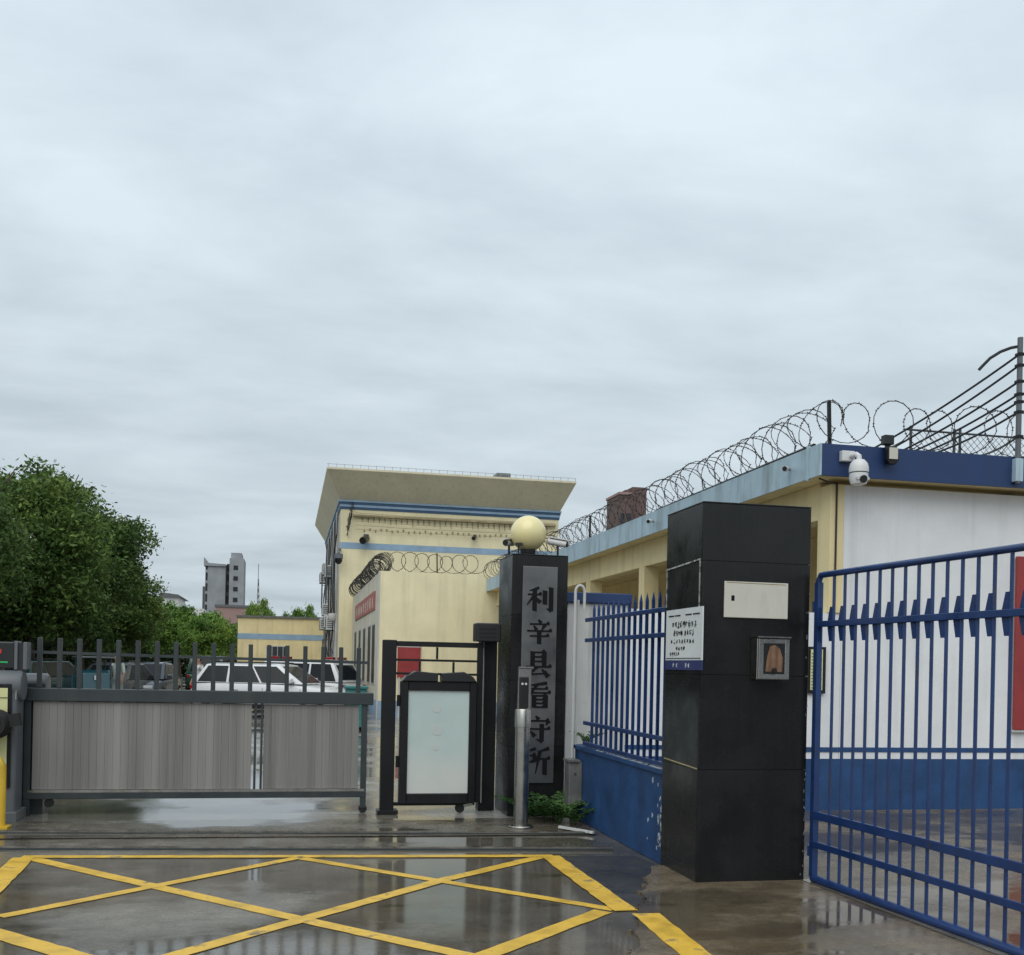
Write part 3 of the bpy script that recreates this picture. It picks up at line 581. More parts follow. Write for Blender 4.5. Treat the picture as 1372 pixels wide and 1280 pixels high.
fr.box(3.42, 3.46, 7.176, 7.189, 1.545, 1.845).box(3.63, 3.665, 7.176, 7.189, 1.545, 1.845).box(3.461, 3.629, 7.176, 7.189, 1.81, 1.845).box(3.461, 3.629, 7.176, 7.189, 1.545, 1.58)
fr = fr.build('bezel', M['steel'], t, bevel=.003, seg=1)
B(3.462, 3.628, 7.182, 7.1885, 1.582, 1.808).build('glass', M['black_plastic'], fr)
MB().prism([(3.475, 1.60), (3.61, 1.60), (3.615, 1.70), (3.59, 1.77), (3.55, 1.80), (3.51, 1.79), (3.49, 1.72)], lambda a, b: (a, 7.1815, b), lambda a, b: (a, 7.179, b)).build('amber_panel', M['amber'], fr)
MB().lathe([(.003, -.01), (.018, -.01), (.018, 0), (.003, 0)], (3.545, 7.178, 1.612), 12, 'Y').build('button', M['black_plastic'], fr)
B(3.405, 3.675, 7.165, 7.2985, 1.852, 1.862).build('hood', M['steel'], t)

# ------------------------------------------------------------------ blue swing gate on the right
P0 = Vector((3.915, 7.27, 0)); D = Vector((.07, -1, 0)).normalized(); Q = Vector((1, .07, 0)).normalized()
GL = 3.9
def gp(s, z, q=0): return P0+D*s+Q*q+Vector((0, 0, z))
t = thing('swing_gate', tuple(P0), 'open blue steel swing gate with vertical bars hinged at black pillar', 'gate')
MB().tube([gp(.05, .05), gp(.05, 2.30), gp(.08, 2.335), gp(.12, 2.335), gp(GL, 2.335)], .024, 12).build('top_rail', M['blue'], t, smooth=True)
MB().tube([gp(.05, .05), gp(GL, .05)], .03, 12).build('bottom_rail', M['blue'], t, smooth=True)
MB().tube([gp(GL, .05), gp(GL, 2.33)], .026, 12).build('closing_stile', M['blue'], t, smooth=True)
MB().bar(gp(.05, .06), gp(.05, 2.28), .046, .046, D).build('hinge_stile', M['blue'], t)
for z, hh in ((1.965, .045), (.53, .06), (.31, .048)): MB().bar(gp(.03, z, -.012), gp(GL, z, -.012), .026, hh).build('cross_rail', M['blue'], t, bevel=.004, seg=1)
s = .25; bar0 = MB().tube([gp(s, .07), gp(s, 2.32)], .0118, 8).build('bar', M['blue'], t, smooth=True)
plate = MB().prism([(s-.05, 1.835), (s-.012, 1.835), (s-.012, 2.09), (s-.045, 2.09), (s-.078, 1.965)], lambda a, b: gp(a, b, -.004), lambda a, b: gp(a, b, .004)).build('leaf_plate', M['blue'], t)
for k in range(1, 27):
    d = D*.1365*k
    cp(bar0, d.x, d.y); cp(plate, d.x, d.y)
plx = plate.copy(); COL.objects.link(plx); d = D*-.1365; plx.location = d
for z in (.25, 2.1): MB().tube([gp(.0, z-.04), gp(.0, z+.04)], .02, 10).build('hinge', M['blue'], t)

# ------------------------------------------------------------------ guardhouse building on the right
t = thing('guardhouse', (9, 15, 0), 'single storey guardhouse with white front wall, navy fascia and yellow porch', 'building')
B(6.33, 15.0, 11.12, 11.36, .60, 3.80).build('front_wall', M['white_wall'], t)
B(5.5, 6.327, 11.122, 11.36, .60, 2.298).build('front_wall', M['white_wall'], t)
B(5.5, 15.0, 11.108, 11.37, 0, .597).build('dado', M['blue_wall'], t)
B(5.5, 15.0, 11.112, 11.1195, .68, .735).build('painted_stripe', M['blue_wall'], t)
B(6.15, 6.325, 11.10, 11.40, 2.30, 3.80).build('corner_column', M['yellow_wall'], t, bevel=.01)
B(5.93, 15.1, 10.875, 31.0, 3.86, 4.14).build('roof_slab', M['yellow_wall'], t)
B(5.88, 15.1, 10.83, 10.874, 3.84, 4.20).build('front_fascia', M['navy'], t)
for a, b in ((10.831, 11.10), (11.13, 20.0), (20.004, 31.0)): B(5.86, 5.879, a, b, 3.84, 4.20).build('side_fascia', M['lblue'], t)
B(5.84, 5.885, 11.101, 11.129, 3.82, 4.22).build('downpipe', M['lblue'], t)
B(5.88, 15.1, 10.876, 31.0, 4.141, 4.19).build('roof_deck', M['grey_box'], t)
B(6.18, 6.42, 11.41, 31.0, 3.42, 3.858).build('porch_beam', M['yellow_wall'], t, bevel=.01)
c0 = B(6.16, 6.44, 14.2, 14.48, 0, 3.418).build('porch_column', M['yellow_wall'], t, bevel=.01)
for yy in (17.6, 21.0, 24.4, 27.8): cp(c0, 0, yy-14.2)
B(8.6, 8.8, 11.38, 31.0, 0, 3.855).build('porch_back_wall', M['yellow_wall'], t)
for yy in (12.6, 15.6, 19.0, 22.4, 25.8):
    wd = B(8.56, 8.597, yy, yy+1.5, .95, 2.5).build('window', M['frame'], t); B(8.55, 8.558, yy+.06, yy+1.44, 1.01, 2.44).build('pane', M['glass'], wd)
B(6.16, 6.44, 11.42, 31, .0, .12).build('porch_kerb', M['strip'], t)
MB().tube([(6.22, 11.09, 3.82), (6.22, 11.09, 2.32)], .012, 6).build('wall_cable', M['cable'], t)
MB().tube([(5.95, 11.02, 3.84), (6.05, 11.0, 3.80), (6.2, 11.08, 3.81)], .01, 6).build('wall_cable', M['cable'], t)
t = thing('red_board', (9.0, 11.08, .96), 'tall dark red board on white wall behind blue swing gate', 'sign')
B(8.62, 9.25, 11.06, 11.105, .96, 3.06).build('board', M['red'], t, bevel=.006)
B(8.60, 9.27, 11.07, 11.108, .93, .958).build('frame_edge', M['frame'], t)
t = thing('notice_case', (6.05, 11.08, 1.36), 'narrow pale yellow notice case behind the blue gate hinge', 'sign')
B(5.90, 6.12, 11.08, 11.1215, 1.36, 1.90).build('case', M['black_metal'], t)
B(5.925, 6.075, 11.07, 11.079, 1.40, 1.87).build('sheet', M['yellow_ad'], t)
nb = MB()
for k in range(12): nb.box(5.935, 6.065-.01*(k % 3), 11.067, 11.0695, 1.42+.036*k, 1.428+.036*k)
tag(nb.build('printed_lines', M['ink'], t), kind='stuff')
# dome camera
t = thing('dome_camera', (6.200, 10.7, 3.72), 'white pan tilt dome camera hanging from the navy fascia', 'camera')
B(6.090, 6.250, 10.755, 10.829, 4.0, 4.12).build('wall_bracket', M['white_plastic'], t, bevel=.012)
MB().tube([(6.200, 10.78, 4.06), (6.210, 10.66, 4.06), (6.220, 10.62, 4.03), (6.220, 10.62, 3.99)], .03, 10).build('arm', M['white_plastic'], t, smooth=True)
MB().lathe([(.02, 3.995), (.06, 3.99), (.095, 3.95), (.108, 3.90), (.108, 3.85), (.02, 3.85)], (6.220, 10.62, 0), 24).build('hood', M['white_plastic'], t, smooth=True)
MB().lathe([(.02, 3.849), (.10, 3.849), (.10, 3.838), (.02, 3.838)], (6.220, 10.62, 0), 24).build('seam_ring', M['grey_paint'], t)
MB().lathe([(.02, 3.837), (.102, 3.837), (.105, 3.78), (.085, 3.72), (.02, 3.70)], (6.220, 10.62, 0), 24).build('head', M['white_plastic'], t, smooth=True)
MB().tube([(6.220, 10.53, 3.765), (6.220, 10.508, 3.76)], .042, 14).build('lens', M['black_plastic'], t)
for dx in (-.06, .06): MB().tube([(6.22+dx, 10.545, 3.775), (6.22+dx, 10.525, 3.772)], .02, 10).build('infrared_lamp', M['lamp_white'], t)
# floodlight
t = thing('floodlight', (6.680, 10.75, 4.0), 'small floodlight with ivory lens on the navy fascia', 'floodlight')
B(6.610, 6.730, 10.74, 10.829, 4.22, 4.33).build('driver_box', M['black_plastic'], t, bevel=.01)
B(6.660, 6.700, 10.77, 10.829, 4.02, 4.219).build('bracket', M['black_metal'], t)
MB().prism([(6.630, 4.19), (6.740, 4.19), (6.770, 4.04), (6.730, 3.99), (6.650, 3.99), (6.620, 4.04)], lambda a, b: (a, 10.70, b), lambda a, b: (a, 10.769, b)).build('housing', M['black_metal'], t, bevel=.006)
B(6.640, 6.745, 10.688, 10.699, 4.045, 4.175).build('lens', M['cream_plaque'], t)
# fascia cameras
for k, (yy, lb_) in enumerate(((11.55, 'small pinkish camera stub on the light blue fascia near the roof corner'), (16.3, 'small camera stub midway along the light blue fascia'))):
    t = thing('fascia_camera', (5.8, yy, 4.0), lb_, 'camera')
    MB().tube([(5.859, yy, 4.03), (5.80, yy, 4.03), (5.77, yy-.05, 4.02)], .016, 8).build('stem', M['steel'], t)
    MB().tube([(5.79, yy-.02, 4.03), (5.70, yy-.17, 4.0)], .035, 12).build('body', M['white_plastic'], t, smooth=True)
    MB().tube([(5.70, yy-.171, 4.0), (5.695, yy-.18, 3.998)], .028, 12).build('lens', M['black_plastic'], t)
# pole and cables
t = thing('cable_pole', (8.38, 10.8, 3.9), 'slim grey pole clamped to the navy fascia holding cables', 'pole')
MB().tube([(8.38, 10.79, 3.88), (8.38, 10.79, 5.60)], .032, 12).build('pole', M['grey_paint'], t, smooth=True)
B(8.33, 8.43, 10.752, 10.829, 3.90, 4.17).build('clamp', M['lblue'], t, bevel=.006)
for z in (5.40, 5.27, 5.08, 4.93, 4.84, 4.72, 4.43): B(8.34, 8.42, 10.75, 10.83, z-.015, z+.015).build('clip', M['black_metal'], t)
ends = [(7.92, 4.70), (8.11, 4.66), (8.35, 4.70), (8.54, 4.72), (8.75, 4.73), (8.91, 4.74), (9.73, 4.80)]
ZC = (5.40, 5.27, 5.08, 4.93, 4.84, 4.72, 4.43)
t2 = thing('cable_rack', (8.8, 13.5, 4.19), 'low cable rack on the guardhouse roof behind the razor wire', 'rack')
MB().bar((7.7, 13.5, 4.70), (10.0, 13.5, 4.70), .04, .04).build('crossbar', M['gate_dark'], t2)
for x in (7.8, 9.9): B(x-.02, x+.02, 13.48, 13.52, 4.19, 4.68).build('rack_post', M['gate_dark'], t2)
desc = ['uppermost black cable from the grey pole down to the roof', 'second black cable from the top of the grey pole', 'third black cable down the grey pole', 'fourth black cable down the grey pole', 'fifth black cable down the grey pole', 'sixth black cable down the grey pole', 'lowest black cable clipped to the grey pole just above the razor wire']
for (x, z), za_, ds in zip(ends, ZC, desc):
    a = Vector((8.36, 10.76, za_)); b = Vector((x, 13.5, z)); pts = []
    for k in range(13):
        u = k/12; p = a.lerp(b, u); p.z -= .10*4*u*(1-u)*.5; pts.append(p)
    o = MB().tube(pts, .014, 6).build('overhead_cable', M['cable'], None, smooth=True); tag(o, ds, 'cable')
pts = [(8.38, 10.79, 5.50), (8.30, 10.85, 5.49), (8.20, 10.9, 5.45), (8.10, 10.95, 5.38), (8.03, 11.0, 5.29), (8.00, 11.02, 5.25)]
tag(MB().tube(pts, .018, 6).build('overhead_cable', M['cable'], None, smooth=True), 'short curved cable end drooping from the top of the grey pole', 'cable')
pts = [(8.36, 10.76, 5.0), (8.4, 12.2, 5.0), (8.3, 13.5, 4.9)]
# chain link fence on the roof
t = thing('roof_fence', (10.8, 14.4, 4.19), 'chain link fence standing on the guardhouse roof behind razor wire', 'fence')
for x in (9.3, 10.05, 10.15, 11.6, 13.0): MB().tube([(x, 14.4, 4.19), (x, 14.4, 5.42)], .022, 8).build('post', M['gate_dark'], t)
MB().tube([(9.2, 14.4, 5.36), (13.2, 14.4, 5.36)], .016, 6).build('top_rail', M['gate_dark'], t)
ml = MB(); x = 8.2
while x < 13.2:
    for s in (-1, 1):
        a = [x, 4.25]; b = [x+s*1.1, 5.35]
        if b[0] > 13.2 or b[0] < 9.2 or a[0] < 9.2: 
            pass
        else: ml.tube([(a[0], 14.4, a[1]), (b[0], 14.4, b[1])], .0045, 3, False)
    x += .11
tag(ml.build('wire_mesh', M['wire'], t), kind='stuff')

# ------------------------------------------------------------------ razor wire
def razor(name, label, p0, p1, r, pitch, tr, seed, posts, hz=1.0, group=None, plen=.5, flat=False):
    rr = random.Random(seed); p0, p1 = Vector(p0), Vector(p1); d = (p1-p0).normalized(); sd_ = d.cross(Vector((0, 0, 1))).normalized()
    Ln = (p1-p0).length; t = thing(name, p0, label, 'razor wire', group)
    n = int(Ln/pitch); pts = []; seg = 18; jit = [(rr.uniform(.82, 1.12), rr.uniform(-.05, .05), rr.uniform(-.4, .4)) for _ in range(n+2)]
    for i in range(n*seg+1):
        u = i/seg; k = int(u); f = u-k; j0, j1 = jit[k], jit[k+1]
        rs = r*(j0[0]*(1-f)+j1[0]*f); lean = (j0[2]*(1-f)+j1[2]*f); a = 2*math.pi*u
        c = p0+d*(u*pitch+(j0[1]*(1-f)+j1[1]*f)); cx_, cz_ = math.cos(a)*rs, math.sin(a)*rs*hz
        if flat: pts.append(c+d*cx_*1.05+sd_*(.05*math.sin(a*.5+k)+lean*.1)+Vector((0, 0, r*hz+cz_+lean*.06))); continue
        pts.append(c+sd_*cx_+Vector((0, 0, r*hz+cz_))+d*(.8*pitch*math.sin(a)*(1 if k % 2 else -1)+lean*cx_*.8))
    MB().tube(pts, tr, 4).build('coil', M['wire'], t)
    bb = MB(); acc = 0
    for i in range(1, len(pts)):
        acc += (pts[i]-pts[i-1]).length
        if acc > .075:
            acc = 0; p = pts[i]; dd = (pts[i]-pts[i-1]).normalized(); o_ = dd.orthogonal().normalized(); o_.rotate(Matrix.Rotation(rr.uniform(0, 6), 3, dd)); L_ = tr*3.0
            bb.add([p-dd*L_*1.3+o_*L_, p+dd*L_*1.3+o_*L_, p+dd*L_*1.3-o_*L_, p-dd*L_*1.3-o_*L_, p+dd.cross(o_)*tr], [(0, 4, 3), (1, 2, 4), (0, 3, 4), (1, 4, 2)])
    tag(bb.build('blades', M['wire'], t), kind='stuff')
    for s in posts:
        a = p0+d*s; MB().bar(a, a+Vector((0, 0, plen))+d*-.02, .035, .035, sd_).build('wire_post', M['black_metal'], t)
    return t
razor('razor_wire', 'razor wire coil along the light blue fascia of the guardhouse', (5.98, 10.95, 4.2), (5.98, 31, 4.2), .27, .24, .0055, 1, (9.5, 15.5), .95)
razor('razor_wire', 'razor wire loops above the navy fascia of the guardhouse', (5.95, 10.9, 4.2), (14.5, 10.9, 4.17), .285, .36, .0058, 4, (.06, 3.5, 6.5), .95, flat=True)
MB().tube([(5.98, 11.2, 4.25), (5.98, 16.5, 4.24)], .03, 6).build('wire_support', M['black_metal'], None)
so = bpy.data.objects['wire_support']; tag(so, 'dark pipe lying along the guardhouse roof edge under the razor wire', 'pipe')

# ------------------------------------------------------------------ cream annex
AY = 31.0; AX = 2.67
t = thing('annex_building', (6, 36, 0), 'plain cream single storey annex with faded red banner on its side', 'building')
B(AX, 8.58, AY, AY+.3, .5, 4.34).build('front_wall', M['cream'], t)
B(AX+.002, 8.55, AY-.006, AY+.2, 0, .497).build('front_dado', M['stripe'], t)
B(AX, AX+.3, AY+.302, 43.9, .5, 4.34).build('side_wall', M['pale'], t)
B(AX-.006, AX+.2, AY+.302, 43.9, 0, .497).build('side_dado', M['stripe'], t)
B(AX+.301, 8.58, AY+.301, 43.9, 4.05, 4.25).build('roof', M['grey_box'], t)
B(AX-.05, AX-.001, AY+.02, AY+.10, 0, 4.34).build('downpipe', M['pvc'], t)
bn = B(AX-.03, AX-.001, 32.6, 42.0, 3.28, 3.86).build('red_banner', M['red_faded'], t)
for k in range(9): 
    mb = MB(); fn = lambda u, v, d_: (AX-.031-d_, 33.2+k*.95+u, 3.72-v)
    for q in range(2): glyph(mb, 0, 0, .36, fn, .001, .006)
    mb.build('banner_character', M['pale'], bn)
for yy in (32.3, 34.0, 36.3, 38.6, 41.0):
    wd = B(AX-.02, AX-.001, yy, yy+1.1, .95, 2.85).build('window', M['frame'], t); B(AX-.028, AX-.021, yy+.05, yy+1.05, 1.0, 2.8).build('pane', M['far_glass'], wd)
t = thing('red_notice_board', (3.56, 30.95, 1.2), 'red notice board on cream annex wall behind the pedestrian gate', 'sign')
B(3.22, 3.90, 30.93, 30.995, 1.2, 2.1).build('board', M['red'], t); B(3.2, 3.92, 30.95, 30.998, 2.101, 2.15).build('frame_top', M['frame'], t)
for x in (3.26, 3.82): B(x, x+.04, 30.93, 30.99, .004, 1.2).build('leg', M['frame'], t)
razor('razor_wire', 'razor wire coil on the front edge of the cream annex roof', (AX+.1, AY+.1, 4.34), (6.0, AY+.1, 4.34), .30, .36, .008, 9, (1.6,), .95, plen=.6, flat=True)
razor('razor_wire', 'razor wire coil on the side edge of the cream annex above the red banner', (AX+.1, AY+.4, 4.34), (AX+.1, 43.8, 4.34), .30, .22, .010, 10, (1, 5, 9), .95)

# ------------------------------------------------------------------ two storey building with flared cornice
t = thing('main_building', (7, 54, 0), 'two storey cream building with flared cornice and blue stripes', 'building')
X0, X1, Y0, Y1 = 2.10, 11.45, 44.0, 60.0
B(X0, X1, Y0, Y0+.3, 0, 8.0).build('front_wall', M['cream'], t)
B(X0, X0+.3, Y0+.301, Y1, 0, 8.0).build('side_wall', M['pale'], t)
B(X1-.3, X1, Y0+.301, Y1, 0, 8.0).build('side_wall', M['cream'], t)
B(X0+.301, X1-.301, Y1-.3, Y1, 0, 8.0).build('back_wall', M['cream'], t)
for (z0, z1, m_, p) in ((8.30, 8.37, 'stripe', .10), (8.20, 8.299, 'dstripe', .07), (8.10, 8.199, 'stripe', .05), (8.001, 8.099, 'dstripe', .03)):
    B(X0-p, X1+p, Y0-p, Y1+p, z0, z1).build('blue_moulding', M[m_], t)
ov = .75; z0, z1 = 8.371, 9.42
inn = [(X0-.05, Y0-.05), (X1+.05, Y0-.05), (X1+.05, Y1+.05), (X0-.05, Y1+.05)]; ou = [(X0-ov+.1, Y0-1.2), (X1+ov-.32, Y0-1.2), (X1+ov-.32, Y1+ov), (X0-ov+.1, Y1+ov)]
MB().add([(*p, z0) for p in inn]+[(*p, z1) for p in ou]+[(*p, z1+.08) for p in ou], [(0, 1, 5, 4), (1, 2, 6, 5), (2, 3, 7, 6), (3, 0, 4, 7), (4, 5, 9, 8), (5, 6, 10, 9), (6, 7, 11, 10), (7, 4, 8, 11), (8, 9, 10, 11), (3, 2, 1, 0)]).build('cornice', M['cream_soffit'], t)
B(X0-.012, X1+.012, Y0-.012, Y0+.31, 6.36, 6.62).build('blue_band', M['stripe'], t)
B(X0+.5, X1-.15, Y0-.16, Y0-.001, 7.70, 7.78).build('shadow_ledge', M['stain_shade'], t)  # thin strip in darker cream standing for a shadow band
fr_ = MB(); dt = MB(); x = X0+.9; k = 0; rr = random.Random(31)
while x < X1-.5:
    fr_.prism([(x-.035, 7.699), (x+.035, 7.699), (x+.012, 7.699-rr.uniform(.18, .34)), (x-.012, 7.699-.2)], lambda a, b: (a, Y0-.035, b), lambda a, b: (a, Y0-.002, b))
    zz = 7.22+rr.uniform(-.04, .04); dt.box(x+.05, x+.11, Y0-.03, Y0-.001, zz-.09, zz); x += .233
tag(fr_.build('shadow_fringe', M['stain_shade'], t), kind='stuff'); tag(dt.build('dark_dots', M['stain_shade'], t), kind='stuff')  # darker teeth stand for a shadow pattern; dots are plain darker marks
for k in range(5): MB().tube([(X0+.6, Y0-.12, 7.55-.17*k+.3), (X0+3, Y0-.12, 7.50-.17*k+.3), (X1-.2, Y0-.12, 7.52-.17*k+.3)], .012, 4).build('wire_strand', M['stain_shade'], t)
# lightning band on the roof edge
lw = MB(); zt = z1+.08
for k in range(33):
    x = X0-ov+.15+k*(X1-X0+2*ov-.5)/32; lw.tube([(x, Y0-1.15, zt), (x, Y0-1.15, zt+.15)], .012, 4)
lw.tube([(X0-ov+.1, Y0-1.15, zt+.13), (X1+ov-.34, Y0-1.15, zt+.13)], .010, 4)
tag(lw.build('roof_conductor', M['steel'], t), kind='stuff')
B(8.55, 9.15, Y0-.6, Y0+.2, zt+.001, zt+.28).build('roof_box', M['grey_paint'], t)
for yy, zz in ((46.0, 1.0), (49, 1.0), (52, 1.0), (55, 1), (46, 4.6), (49, 4.6), (52, 4.6), (55, 4.6), (58, 4.6)):
    wd = B(X0-.04, X0-.001, yy, yy+1.6, zz, zz+1.7).build('window', M['frame'], t); B(X0-.05, X0-.041, yy+.08, yy+1.52, zz+.08, zz+1.62).build('pane', M['far_glass'], wd)
for yy in (45.2, 48.2, 51.2, 54.3): MB().tube([(X0-.08, yy, 0), (X0-.08, yy, 8.0)], .055, 8).build('downpipe', M['pvc'], t)
grp = 'air conditioner units on the side of the main building'
ac = thing('air_conditioner', (X0-.22, 47.4, 3.0), 'white air conditioner outdoor unit on the side wall of the two storey building', 'air conditioner', grp)
B(X0-.40, X0-.05, 47.0, 47.85, 3.05, 3.62).build('casing', M['white_plastic'], ac, bevel=.02)
for k in range(5): B(X0-.36, X0-.10, 46.985, 46.999, 3.14+.09*k, 3.18+.09*k).build('louvre', M['grey_paint'], ac)
MB().lathe([(.02, 0), (.23, 0), (.23, -.02), (.02, -.02)], (X0-.401, 47.4, 3.33), 20, 'X').build('fan_grille', M['black_plastic'], ac)
for yy in (47.15, 47.7): MB().bar((X0-.02, yy, 3.03), (X0-.42, yy, 3.03), .03, .03).build('bracket', M['grey_paint'], ac)
for yy, zz in ((50.4, 3.2), (53.2, 3.9), (56.6, 3.3), (58.2, 5.9), (54.0, 6.0), (50.6, 5.6)):
    c = copy_tree(ac); c.location = (X0-.22, yy, zz)
rr = random.Random(15)
mt = bpy.data.objects.get('main_building')
for k in range(9):
    yy = 44.6+k*1.5; zz = rr.uniform(2.5, 6.5)
    MB().tube([(X0-.1, yy, 7.9), (X0-.14, yy+rr.uniform(-.3, .3), zz+.6), (X0-.2, yy+rr.uniform(.2, .9), zz-.3), (X0-.1, yy+rr.uniform(0, .6), rr.uniform(.5, 2))], .028, 5).build('loose_cable', M['cable'], mt)
for yy, zz in ((48.9, 4.5), (54.9, 4.5), (51.9, .95)):
    cg = MB()
    for q in range(8): cg.tube([(X0-.34, yy+.25*q, zz), (X0-.34, yy+.25*q, zz+1.8)], .014, 4)
    for q in range(4): cg.tube([(X0-.02, yy, zz+.6*q), (X0-.34, yy, zz+.6*q), (X0-.34, yy+1.75, zz+.6*q), (X0-.02, yy+1.75, zz+.6*q)], .014, 4)
    cg.build('window_cage', M['grey_paint'], mt)
def wallcam(loc, label, s=1):
    t = thing('wall_camera', loc, label, 'camera'); x, y, z = loc
    B(x-.07*s, x+.07*s, y, y+.1*s, z-.02, z+.12*s).build('mount', M['grey_paint'], t)
    MB().tube([(x, y+.03, z), (x-.12*s, y-.28*s, z-.10*s)], .10*s, 10).build('body', M['black_plastic'], t, smooth=True)
wallcam((3.16, 43.85, 6.80), 'dark box camera on the cream building just above its blue band', 1.5)
wallcam((7.75, 43.85, 7.07), 'small dark fixture on the cream building front between the wire strands', .9)
t = thing('street_camera', (2.0, 43.5, 5.6), 'grey dome camera hung at the corner of the two storey building', 'camera')
MB().tube([(2.1, 43.98, 6.3), (2.02, 43.6, 6.3), (2.02, 43.5, 6.1)], .05, 8).build('arm', M['grey_paint'], t)
MB().lathe([(.05, 0), (.17, -.03), (.18, -.22), (.05, -.23)], (2.02, 43.5, 6.1), 16).build('hood', M['grey_paint'], t, smooth=True)
MB().lathe([(.16, -.235), (.15, -.34), (.08, -.44), (.01, -.46)], (2.02, 43.5, 6.1), 16).build('dome', M['black_plastic'], t, smooth=True)
razor('razor_wire', 'razor wire bundle at the corner of the two storey building under its cornice', (2.35, 43.85, 6.8), (2.6, 43.85, 7.95), .28, .12, .012, 14, (), 1)
t = thing('lamp_mast', (1.6, 41.8, 0), 'slim white yard lamp mast with a dome camera beside the annex', 'lamp post')
MB().tube([(1.95, 43, 0), (1.95, 43, 3.6)], .05, 8).build('mast', M['pvc'], t)
MB().lathe([(.02, 0), (.16, -.02), (.16, -.2), (.09, -.3), (.01, -.32)], (1.78, 43, 3.6), 14).build('dome', M['white_plastic'], t, smooth=True)
MB().tube([(1.95, 43, 3.55), (1.78, 43, 3.62)], .03, 6).build('arm', M['grey_paint'], t)

# ------------------------------------------------------------------ far low yellow building, tower, others
t = thing('rear_building', (0, 63, 0), 'low yellow building with blue stripe closing the far end of yard', 'building')
B(-2.75, 2.6, 62, 70, 0, 4.1).build('wall', M['yellow_wall'], t)
B(-2.85, 2.6, 61.9, 70.1, 4.101, 4.22).build('roof_edge', M['grey_box'], t)
B(-2.76, 2.59, 61.985, 61.999, 2.86, 3.18).build('blue_band', M['stripe'], t)
wd = B(-1.15, .1, 61.97, 61.998, 1.0, 2.5).build('window', M['frame'], t)
for k in range(4): B(-1.10+.31*k, -.83+.31*k, 61.955, 61.969, 1.05, 2.45).build('pane', M['glass'], wd)
t = thing('grey_tower', (-17, 305, 0), 'tall grey tower block rising far beyond the trees', 'tower')
B(-22.3, -16.9, 300, 315, 0, 27.6).build('main_block', M['tower'], t)
MB().prism([(-22.7, 27.6), (-16.9, 27.61), (-16.9, 28.2), (-21.4, 28.4), (-22.7, 30.0)], lambda a, b: (a, 299.5, b), lambda a, b: (a, 315, b)).build('parapet', M['tower'], t)
B(-16.9, -15.8, 302, 315, 0, 28.2).build('recess', M['tower_side'], t)
B(-15.8, -11.9, 298, 310, 0, 29.8).build('stair_block', M['tower'], t)
B(-15.5, -12.6, 299, 308, 29.8, 31.4).build('lift_house', M['tower'], t)
for k in range(9):
    B(-14.7, -13.5, 297.9, 297.99, 3+2.95*k, 4.2+2.95*k).build('window', M['far_glass'], t)
    B(-22.2, -21.7, 299.9, 299.99, 3+2.95*k, 5.1+2.95*k).build('window', M['far_glass'], t)
    B(-16.7, -16.0, 301.9, 301.99, 3+2.95*k, 4.9+2.95*k).build('window', M['far_glass'], t)
B(-23.1, -22.31, 302, 306, 0, 22).build('side_balcony', M['tower_side'], t)
t = thing('radio_mast', (-8.5, 320, 0), 'thin lattice radio mast on the horizon beside the grey tower', 'mast')
for a in range(3):
    an = a*2.094; MB().tube([(-8.6+.9*math.cos(an), 320+.9*math.sin(an), 0), (-8.6+.12*math.cos(an), 320+.12*math.sin(an), 26)], .12, 4).build('mast_leg', M['grey_paint'], t)
MB().tube([(-8.6, 320, 26), (-8.6, 320, 30.5)], .12, 4).build('whip', M['grey_paint'], t)
lw = MB()
for k in range(14):
    z = 1.8*k; q = .9-.78*z/26
    for a in range(3):
        an, a2 = a*2.094, (a+1)*2.094; q2 = .9-.78*(z+1.8)/26
        lw.tube([(-8.6+q*math.cos(an), 320+q*math.sin(an), z), (-8.6+q2*math.cos(a2), 320+q2*math.sin(a2), z+1.8)], .06, 3)
lw.build('lacing', M['grey_paint'], t)
t = thing('pink_block', (-6, 113, 0), 'dull pinkish plain block between the trees and the tower', 'building')
B(-7.1, -3.2, 110, 118, 0, 7.0).build('wall', M['pink_wall'], t); B(-7.2, -3.1, 109.9, 118.1, 7.0, 7.25).build('roof_edge', M['tower_side'], t)
for k in range(3): B(-6.6+1.2*k, -5.9+1.2*k, 109.95, 109.99, 4.2, 5.4).build('window', M['glass'], t)
t = thing('pale_block', (-20, 205, 0), 'pale white low block far behind the trees', 'building')
B(-27, -15, 200, 215, 0, 11).build('wall', M['far_white'], t); B(-27, -19.6, 201, 214, 11, 13).build('upper_storey', M['far_white'], t)
MB().prism([(-23, 13.01), (-18.8, 13.01), (-19.6, 13.5), (-22.6, 13.8)], lambda a, b: (a, 200.5, b), lambda a, b: (a, 214, b)).build('roof', M['tower_side'], t)
for k in range(5): B(-26+2.1*k, -24.8+2.1*k, 199.95, 199.99, 8, 9.6).build('window', M['glass'], t)
t = thing('brick_block', (40, 125, 0), 'brown brick stepped block showing above the light blue fascia', 'building')
B(38.7, 40.4, 120, 125, 0, 22.5).build('lower_block', M['brick'], t)
B(40.5, 42.3, 120.5, 125.5, 0, 23.6).build('upper_block', M['brick'], t)
B(38.6, 40.45, 119.8, 125.2, 22.51, 22.8).build('parapet', M['pink_wall'], t)
B(39.8, 40.44, 121, 124, 22.81, 23.3).build('hatch', M['brick'], t)
for k in range(2): B(38.9+.8*k, 39.4+.8*k, 119.95, 119.99, 18.6, 20.3).build('window', M['glass'], t)

